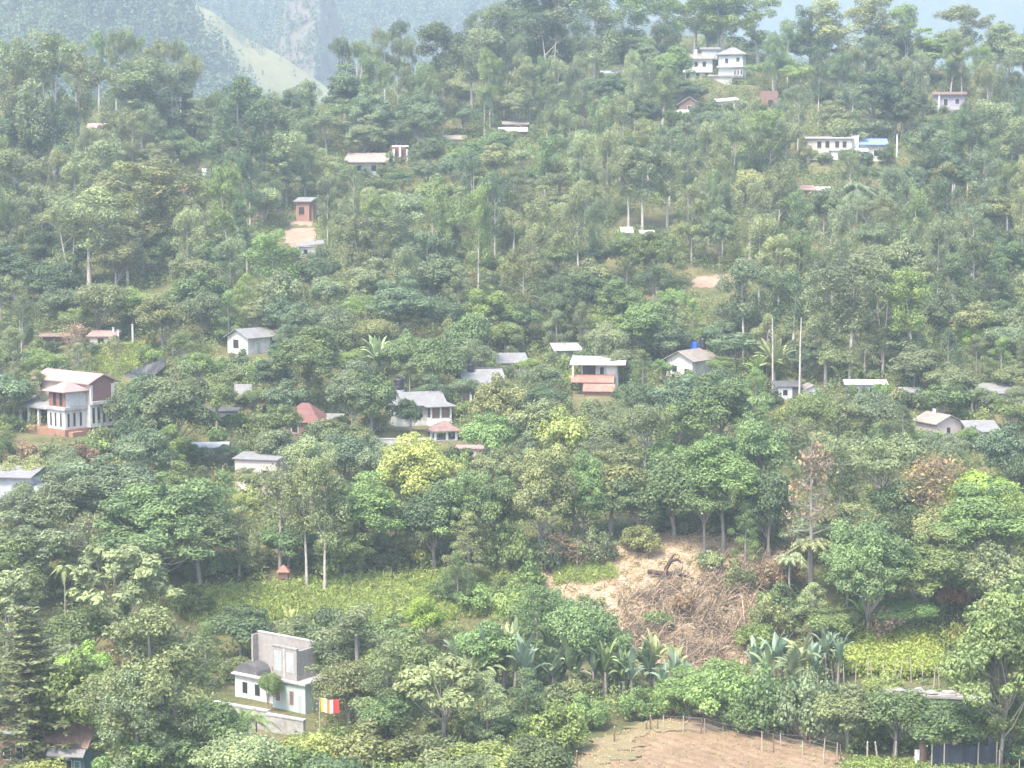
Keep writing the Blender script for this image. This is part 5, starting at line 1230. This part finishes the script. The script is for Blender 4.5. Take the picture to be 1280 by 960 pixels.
 ('shrub', 820, 764, 790, 36, 'fresh'), ('shrub', 735, 742, 764, 40, 'olive'), ('shrub', 890, 690, 716, 36, 'pale'), ('shrub', 980, 730, 775, 60, 'mid'), ('shrub', 945, 780, 820, 50, 'fresh'), ('shrub', 770, 782, 812, 44, 'olive'), ('shrub', 716, 762, 796, 60, 'fresh'), ('shrub', 925, 700, 742, 40, 'olive'), ('shrub', 850, 742, 772, 30, 'brown'), ('shrub', 960, 745, 800, 56, 'olive'),
 ('banana_plant', 756, 788, 872, 80, 'pale', 0), ('banana_plant', 824, 824, 880, 60, 'mid', 3), ('banana_plant', 620, 800, 874, 76, 'mid', 3), ('banana_plant', 655, 820, 880, 70, 'pale', 2), ('tree_fern', 1010, 670, 762, 70, 'olive'), ('tree_fern', 985, 690, 770, 50, 'pale'), ('palm_tree', 90, 800, 850, 70, 'bluish'), ('palm_tree', 320, 890, 950, 60, 'fresh'),
 ('shrub', 470, 900, 960, 110, 'olive'), ('shrub', 540, 918, 968, 100, 'grey'), ('shrub', 610, 926, 975, 110, 'yellow'), ('shrub', 680, 880, 940, 90, 'fresh'), ('shrub', 730, 868, 912, 60, 'fresh'), ('shrub', 640, 880, 930, 90, 'mid'), ('shrub', 400, 918, 965, 110, 'yellow'), ('shrub', 360, 935, 975, 90, 'fresh'),
 ('shrub', 840, 850, 898, 60, 'fresh'), ('shrub', 930, 870, 912, 60, 'mid'), ('shrub', 1040, 800, 850, 40, 'olive'), ('shrub', 800, 860, 900, 50, 'fresh'), ('shrub', 60, 954, 1000, 90, 'yellow'), ('shrub', 150, 935, 990, 80, 'fresh'), ('shrub', 560, 880, 935, 60, 'olive'),
 ('withered_tree', 700, 664, 718, 52, 'brown'), ('withered_tree', 722, 676, 716, 40, 'brown'), ('shrub', 684, 676, 716, 40, 'grey'), ('shrub', 740, 660, 704, 60, 'grey'), ('shrub', 800, 655, 690, 50, 'olive'), ('shrub', 640, 660, 720, 60, 'mid'), ('shrub', 975, 690, 745, 60, 'brown'), ('shrub', 660, 700, 740, 40, 'fresh'),
]
gb = np.random.default_rng(21)      # the banana groves
HERO = [h for h in HERO if not (h[0] == 'banana_plant' and 560 < h[1] < 1040 and h[3] > 780)]
for (a, b_, c, d, n, th) in ((735, 846, 862, 880, 11, 66), (950, 1050, 846, 872, 12, 66), (572, 690, 856, 880, 12, 80), (690, 724, 860, 872, 3, 72)):
    for i in range(n):
        uu = a + (b_ - a) * (i + gb.uniform(.1, .9)) / n; base = gb.uniform(c, d); hh = th * gb.uniform(.75, 1.25)
        HERO.append(('banana_plant', uu, base - hh, base, hh * gb.uniform(.55, .85), str(gb.choice(['silver', 'silver', 'pale', 'bluish', 'mid'])), int(gb.integers(0, 4))))
# garden trees and bushes that half hide the houses
gh = np.random.default_rng(12)
for (nm, a, b, c, d, hu, hv, hy) in HOUSES:
    if nm in ('villa', 'cottage', 'unfinished_house', 'wooden_stake', 'concrete_post', 'tree_stump', 'shade_net', 'green_net', 'stone_ledge', 'flag', 'teal_house', 'brown_house', 'white_pole', 'retaining_wall', 'garden_pavilion', 'boundary_wall', 'brick_hut', 'tiled_house', 'hillside_house', 'veranda_house', 'white_roofed_house') or hy < 290: continue
    w, hgt = c - a, d - b
    for q in ((.02, .45, .42), (.98, .5, .42), (.42, .16, .36)):
        uu = a + w * (q[0] + gh.uniform(-.06, .06)); base = hv + gh.uniform(5, 10) * (1 if hy < 400 else .6)
        top = d - hgt * q[1] * gh.uniform(.6, 1.15)
        kd = 'broadleaf_tree' if base - top > 26 else 'shrub'
        HERO.append((kd, uu, top, base, max(w * q[2], (base - top) * 1.0), str(gh.choice(['mid', 'grey', 'fresh', 'olive', 'bluish', 'dark']))))
placed = []     # (u centre, v centre, width px, height px)
for it in HERO:
    kind, u, top, base, w, tint = it[:6]
    p = ground(u, base); k = p.y / F
    h = (base - top) * k * 1.02
    if kind in ('eucalyptus_tree',) : w *= 1.08
    put_plant(kind, p, h, w * k * 1.08, tint, it[6] if len(it) > 6 else None)
    placed.append((u, (top + base) / 2 - (base - top) * .18, w, base - top))

def blocked(u, v_top, v_bot, w, y):
    for (a, b, c, d, yy) in VIEWS:
        if y < yy - 0.5 and u + w * .46 > a and u - w * .46 < c and v_top < d and v_bot > b:
            return True
    return False

def region(u, v, g):
    """kind and tint the photograph shows around here"""
    r = g.random()
    if v < 150:
        kind = 'eucalyptus_tree' if r < .76 else 'broadleaf_tree' if r < .95 else 'spreading_tree'
        tint = g.choice(['bluish', 'mid', 'grey', 'fresh', 'pale', 'dark', 'olive'])
    elif v < 400:
        if u < 270:
            kind = 'eucalyptus_tree' if r < .7 else 'broadleaf_tree'; tint = g.choice(['olive', 'olive', 'pale', 'grey', 'mid'])
        elif u < 640:
            kind = 'eucalyptus_tree' if r < .62 else 'broadleaf_tree' if r < .82 else 'spreading_tree' if r < .92 else 'feathery_tree'; tint = g.choice(['mid', 'fresh', 'bluish', 'grey', 'grey', 'dark', 'pale'])
        else:
            kind = 'eucalyptus_tree' if r < .76 else 'broadleaf_tree' if r < .9 else 'spreading_tree'; tint = g.choice(['grey', 'grey', 'olive', 'bluish', 'mid', 'pale', 'dark'])
    elif v < 620:
        kind = 'broadleaf_tree' if r < .56 else 'eucalyptus_tree' if r < .68 else 'feathery_tree' if r < .86 else 'spreading_tree'
        tint = g.choice(['mid', 'fresh', 'grey', 'olive', 'bluish', 'dark', 'grey'])
    else:
        kind = 'broadleaf_tree' if r < .6 else 'feathery_tree' if r < .88 else 'spreading_tree'
        tint = g.choice(['mid', 'mid', 'fresh', 'olive', 'grey', 'dark', 'pale'])
    return kind, str(tint)

g2 = np.random.default_rng(77)
MAXK = {'broadleaf_tree': 298, 'eucalyptus_tree': 298, 'feathery_tree': 140, 'spreading_tree': 110}
count = {}
for it in HERO: count[it[0]] = count.get(it[0], 0) + 1
tries = 0
while tries < 20000:
    tries += 1
    u = g2.uniform(-50, 1330); v = 108 + 925 * g2.random() ** 1.05
    p = ground(u, v)
    uu, vv = project(p.x, p.y, p.z)
    v = float(vv)
    if p.y > 632: continue
    if any(in_poly(np.array([p.x]), np.array([p.y]), P)[0] for P in OPEN): continue
    if any(math.hypot(p.x - a, p.y - b) < r * 0.62 for a, b, r, z in PADS): continue
    kind, tint = region(u, v, g2)
    if count.get(kind, 0) >= MAXK.get(kind, 0): continue
    k = p.y / F
    hm = {'broadleaf_tree': g2.uniform(6.5, 11.5), 'eucalyptus_tree': g2.uniform(13, 20), 'feathery_tree': g2.uniform(8, 13), 'spreading_tree': g2.uniform(6.5, 10)}[kind]
    wm = {'broadleaf_tree': g2.uniform(6.5, 10), 'eucalyptus_tree': g2.uniform(4.8, 7.4), 'feathery_tree': g2.uniform(4.8, 7), 'spreading_tree': g2.uniform(8, 11)}[kind]
    if p.y > 370: hm *= 1.22; wm *= 1.18
    hp, wp = hm / k, wm / k
    cu, cv = u, v - hp * .68
    if cv > 985: continue
    tight = .84 if v < 400 else 1.0
    if any(abs(cu - a) < .28 * tight * (wp + w2) and abs(cv - b) < .172 * tight * (hp + h2) for a, b, w2, h2 in placed): continue
    if blocked(cu, v - hp, v, wp, p.y): continue
    if u < 470 and v < 175 and v - hp < 118 and 250 < u < 420: continue
    put_plant(kind, p, hm, wm, tint); count[kind] = count.get(kind, 0) + 1
    placed.append((cu, cv, wp, hp))
# low shrubs wherever a gap is left near the openings
tries = 0; ns = 0
while tries < 2500 and ns < 120:
    tries += 1
    u = g2.uniform(-20, 1300); v = g2.uniform(380, 1000)
    p = ground(u, v); k = p.y / F
    if any(in_poly(np.array([p.x]), np.array([p.y]), P)[0] for P in OPEN): continue
    if any(math.hypot(p.x - a, p.y - b) < r * 0.5 for a, b, r, z in PADS): continue
    hm, wm = g2.uniform(2.2, 4.2), g2.uniform(3.2, 5.5)
    cv = v - hm / k * .5
    if any(abs(u - a) < .30 * (wm / k + w2) and abs(cv - b) < .26 * (hm / k + h2) for a, b, w2, h2 in placed): continue
    if blocked(u, v - hm / k, v, wm / k, p.y): continue
    put_plant('shrub', p, hm, wm, str(g2.choice(['mid', 'fresh', 'olive', 'grey', 'pale', 'yellow']))); ns += 1
    placed.append((u, cv, wm / k, hm / k))
print('PLANTS', {k: sum(1 for t in TREES if t['kind'] == k) for k in PLANTS}, 'tries', tries)

# ------------------------------------------------------------------ labels: what it looks like and where it stands from something one can find
ORD = ['first', 'second', 'third', 'fourth', 'fifth', 'sixth', 'seventh', 'eighth', 'ninth', 'tenth', 'eleventh', 'twelfth', 'thirteenth', 'fourteenth', 'fifteenth', 'sixteenth', 'seventeenth', 'eighteenth', 'nineteenth', 'twentieth']
def size_word(t, kind_heights):
    q = sorted(kind_heights); r = q.index(t['h']) / max(len(q) - 1, 1)
    return 'small ' if r < .33 else 'tall ' if r > .67 else ''
hs_by = {}
for t in TREES: hs_by.setdefault(t['kind'], []).append(t['h'])
buckets = {}
for t in TREES:
    d = [(math.hypot(t['u'] - a, (t['v'] - b) * 1.2), n, a, b) for n, a, b in LAND]
    dist, n, a, b = min(d)
    dx, dy = t['u'] - a, t['v'] - b
    side = ('right of' if dx > 0 else 'left of') if abs(dx) > abs(dy) * 1.1 else ('below' if dy > 0 else 'above')
    look = size_word(t, hs_by[t['kind']]) + WORDS[t['tint']] + ' ' + FORM[t['kind']][0]
    buckets.setdefault((look, side, n), []).append((dist, t))
for (look, side, n), L in buckets.items():
    L.sort(key=lambda q: q[0])
    for i, (dist, t) in enumerate(L):
        t['o']['label'] = f'{look} {side} {n}' if len(L) == 1 else f'{look} {side} {n}, {ORD[min(i, 19)]} from it'
# ------------------------------------------------------------------ ground cover nobody could count
def scatter_cards(name, pts, m, label, cat, hrange, per, size, spread, g, upright=0.0, aspect=.5):
    acc = Acc(); n = len(pts)
    H = g.uniform(*hrange, n)
    C = np.repeat(pts, per, 0) + g.normal(size=(n * per, 3)) * [spread, spread, 0]
    hh = np.repeat(H, per)
    tt = g.random(n * per) ** .7
    C[:, 0] += 0; C[:, 2] = terrain(C[:, 0], C[:, 1]) + hh * tt + .05
    Nn = norm(g.normal(size=(n * per, 3)) * [1, 1, 1 - upright] * .8 + [0, 0, .7 * (1 - upright)])
    S = size * g.uniform(.6, 1.4, n * per)
    A = np.clip(np.repeat(g.random(n), per) * .55 + g.random(n * per) * .45, 0, 1)
    V, Q = cards(C, Nn, S, S * aspect, g); acc.add(V, Q, np.repeat(A, 4))
    o = link(name, acc.mesh(name, m)); tag(o, label, cat, kind='stuff'); return o

def pts_in(poly, n, g):
    P = np.array(poly); x = g.uniform(P[:, 0].min(), P[:, 0].max(), n * 3); y = g.uniform(P[:, 1].min(), P[:, 1].max(), n * 3)
    k = in_poly(x, y, poly); x, y = x[k][:n], y[k][:n]
    return np.stack([x, y, terrain(x, y)], 1)

g3 = np.random.default_rng(5)
def clear_of(x, y, top, halfw):
    """keep cover off the open ground, the house pads and the lines of sight to what the photograph shows"""
    k = np.ones(len(x), bool)
    for P in OPEN: k &= ~in_poly(x, y, P)
    for a, b, r, z in PADS: k &= np.hypot(x - a, y - b) > r * 0.42
    u, v1 = project(x, y, terrain(x, y) + top)
    _u, v0 = project(x, y, terrain(x, y))
    w = halfw * F / y
    for (a, b, c, d, yy) in VIEWS:
        k &= ~((y < yy - .5) & (u + w > a + 2) & (u - w < c - 2) & (v1 < d - 3) & (v0 > b))
    return k
N_ = 41000
y = 165 + (632 - 165) * g3.random(N_) ** .75; s = g3.uniform(-.365, .365, N_); x = s * y
top = g3.uniform(.9, 3.8, N_) * np.where(y > 300, 1.3, .9)
k = clear_of(x, y, top + .6, .9)
x, y, top = x[k], y[k], top[k]
per = 38
acc = Acc()
zb = terrain(x, y)
d = norm(g3.normal(size=(len(x) * per, 3))); d[:, 2] = np.abs(d[:, 2])
rad = np.repeat(g3.uniform(.7, 1.5, len(x)), per)
C = np.repeat(np.stack([x, y, zb], 1), per, 0)
C[:, 0] += d[:, 0] * rad; C[:, 1] += d[:, 1] * rad; C[:, 2] += np.repeat(top, per) * (.15 + .85 * d[:, 2] * g3.uniform(.5, 1, len(d)))
S = .21 * g3.uniform(.6, 1.4, len(C))
A = np.clip(np.repeat(g3.random(len(x)), per) * .6 + g3.random(len(C)) * .4, 0, 1)
V, Q = cards(C, norm(d + g3.normal(size=d.shape) * .55 + [0, 0, .3]), S, S * .55, g3); acc.add(V, Q, np.repeat(A, 4))
o = link('undergrowth', acc.mesh('undergrowth', 'undergrowth')); tag(o, 'tangled green undergrowth filling the slope between the trees', 'undergrowth', kind='stuff')

scatter_cards('tall_grass', pts_in(BAND, 2600, g3), 'tallgrass', 'band of tall yellowish green grass across the slope', 'grass', (.5, 1.5), 16, .3, .35, g3, .75, .22)
scatter_cards('green_grass', pts_in(GREENP, 330, g3), 'tallgrass', 'bright green grass patch on the straw clearing', 'grass', (.5, 1.3), 16, .3, .3, g3, .8, .2)
scatter_cards('garden_grass', pts_in(GARDEN, 700, g3), 'tallgrass', 'rough yellowish grass in the garden above the villa', 'grass', (.2, .9), 10, .26, .4, g3, .6, .3)
scatter_cards('bean_vines', pts_in(BEAN, 1500, g3), 'beans', 'dense yellowish green bean vines on the fenced plot', 'bean vines', (1.5, 1.9), 14, .2, .45, g3, 0.0, .6)
scatter_cards('crop_rows', pts_in(CROP, 1200, g3), 'crop', 'low leafy green crop beside the bare soil plot', 'crop', (.3, .7), 10, .16, .25, g3, .2, .5)
scatter_cards('low_bushes', pts_in(LIMEB, 900, g3), 'crop', 'low yellowish green thicket along the bottom edge', 'thicket', (.6, 2.0), 26, .2, .6, g3, .1, .5)
scatter_cards('dry_grass', pts_in(DRY, 500, g3), 'straw', 'short dry grass tufts on the slope beside the soil plot', 'grass', (.08, .3), 8, .15, .3, g3, .8, .2)
scatter_cards('soil_clods', pts_in(SOIL, 700, g3), 'drybrush', 'clods and dry litter strewn over the bare soil plot', 'clods', (.02, .14), 5, .1, .5, g3, .1, .6)
scatter_cards('weeds', pts_in(SOIL, 60, g3), 'crop', 'small weeds coming up on the bare soil plot', 'weeds', (.1, .35), 10, .1, .16, g3, .3, .4)
scatter_cards('straw', pts_in(CLEAR, 1500, g3), 'straw', 'dry straw strewn over the clearing', 'straw', (.05, .4), 14, .32, .6, g3, .15, .14)

def brushwood():
    acc = Acc(); g = np.random.default_rng(9); P0 = np.concatenate([pts_in(BRUSH, 1500, g), pts_in(CLEAR, 130, g)])
    nz = np.sin(P0[:, 0] * .55 + 1) * np.sin(P0[:, 1] * .7) + .6 * np.sin(P0[:, 0] * 1.3 - P0[:, 1] * .9) + g.normal(size=len(P0)) * .35
    P = P0[nz > -.25]
    n = len(P)
    for i in range(90):        # standing dead stalks
        q = P[g.integers(0, n)]; H = g.uniform(.8, 2.6); e = q + [g.normal() * .35 * H, g.normal() * .3 * H, H]
        acc.tube([q, (q + e) / 2 + [g.normal() * .1, 0, .1], e], [.045, .035, .012], 4, g.random())
    for p in P:
        a = g.normal(.6, .9); L = g.uniform(1.4, 5.5); el = abs(g.normal(.3, .35))
        dv = np.array([math.cos(a) * math.cos(el), math.sin(a) * math.cos(el), math.sin(el)])
        q = p + [0, 0, g.uniform(0, .7)]
        m = q + dv * L * .5 + [0, 0, L * g.uniform(.05, .3)]; e = q + dv * L - [0, 0, L * g.uniform(.0, .22)]
        r = g.uniform(.025, .095)
        acc.tube([q, m, e], [r, r * .8, r * .3], 4, g.random())
        for _ in range(3):
            f = q + (m - q) * g.random() if g.random() < .5 else m + (e - m) * g.random()
            e2 = f + (dv + g.normal(size=3) * .6) * g.uniform(.4, 1.3)
            acc.tube([f, (f + e2) / 2 + [0, 0, .08], e2], [r * .5, r * .4, r * .2], 3, g.random())
    n = 7000
    C = P[g.integers(0, len(P), n)] + g.normal(size=(n, 3)) * [.9, .9, 0]
    C[:, 2] = terrain(C[:, 0], C[:, 1]) + g.random(n) ** 1.4 * 1.3 * (1 + .9 * np.sin(C[:, 0] * .9) * np.sin(C[:, 1] * 1.1))
    S = g.uniform(.14, .4, n)
    V, Q = cards(C, norm(g.normal(size=(n, 3)) + [0, 0, .2]), S, S * .22, g); acc.add(V, Q, np.repeat(g.random(n), 4))
    o = link('cut_brushwood', acc.mesh('cut_brushwood', 'drybrush')); tag(o, 'tangle of cut brown branches and dry leaves on the cleared bank', 'brushwood', kind='stuff')
brushwood()

# ------------------------------------------------------------------ air, light, camera
def haze(density, color):
    m, nt, out = nt_new('haze')
    pv = N(nt, 'ShaderNodeVolumePrincipled'); pv.inputs['Color'].default_value = (*color, 1); pv.inputs['Density'].default_value = density; pv.inputs['Anisotropy'].default_value = 0.25
    nt.links.new(pv.outputs[0], out.inputs['Volume'])
    bm = bmesh.new(); box_bm(bm, -3200, 3200, -60, 5200, -30, 640)
    bmesh.ops.recalc_face_normals(bm, faces=bm.faces)
    me = bpy.data.meshes.new('haze'); bm.to_mesh(me); bm.free(); me.materials.append(m)
    tag(link('haze', me), kind='stuff')
haze(0.00034, (0.70, 0.82, 0.94))

SUN_EL, SUN_AZ = R(58), R(215)       # azimuth from north (+Y) clockwise: behind the camera, to its left
w = bpy.data.worlds.new('World'); SC.world = w; w.use_nodes = True
nt = w.node_tree; nt.nodes.clear()
sky = nt.nodes.new('ShaderNodeTexSky'); sky.sky_type = 'NISHITA'; sky.sun_disc = False
sky.sun_elevation = SUN_EL; sky.sun_rotation = SUN_AZ; sky.air_density = 1.0; sky.dust_density = 3.0; sky.ozone_density = 1.0
bg = nt.nodes.new('ShaderNodeBackground'); bg.inputs['Strength'].default_value = 0.105
wo = nt.nodes.new('ShaderNodeOutputWorld'); nt.links.new(sky.outputs[0], bg.inputs[0]); nt.links.new(bg.outputs[0], wo.inputs[0])
ld = bpy.data.lights.new('sun', 'SUN'); ld.energy = 1.5; ld.angle = R(14); ld.color = (1.0, 0.945, 0.85)
lo = link('sun', ld)
dirv = Vector((math.sin(SUN_AZ) * math.cos(SUN_EL), math.cos(SUN_AZ) * math.cos(SUN_EL), math.sin(SUN_EL)))
lo.rotation_euler = (-dirv).to_track_quat('-Z', 'Y').to_euler(); lo.location = (0, 0, 300)

cd = bpy.data.cameras.new('camera'); cam = link('camera', cd)
cam.location = (0, 0, CAMZ); cam.rotation_euler = (R(90) + PITCH, 0, 0)
cd.sensor_width = 36; cd.lens = 36 * F / 1280; cd.clip_start = 1; cd.clip_end = 12000
SC.camera = cam
SC.view_settings.view_transform = 'Standard'; SC.view_settings.look = 'None'; SC.view_settings.exposure = 2.46; SC.view_settings.gamma = 1
SC.view_settings.use_curve_mapping = False
SC.cycles.use_denoising = True
SC.cycles.max_bounces = 6; SC.cycles.diffuse_bounces = 3; SC.cycles.transmission_bounces = 3; SC.cycles.volume_bounces = 1
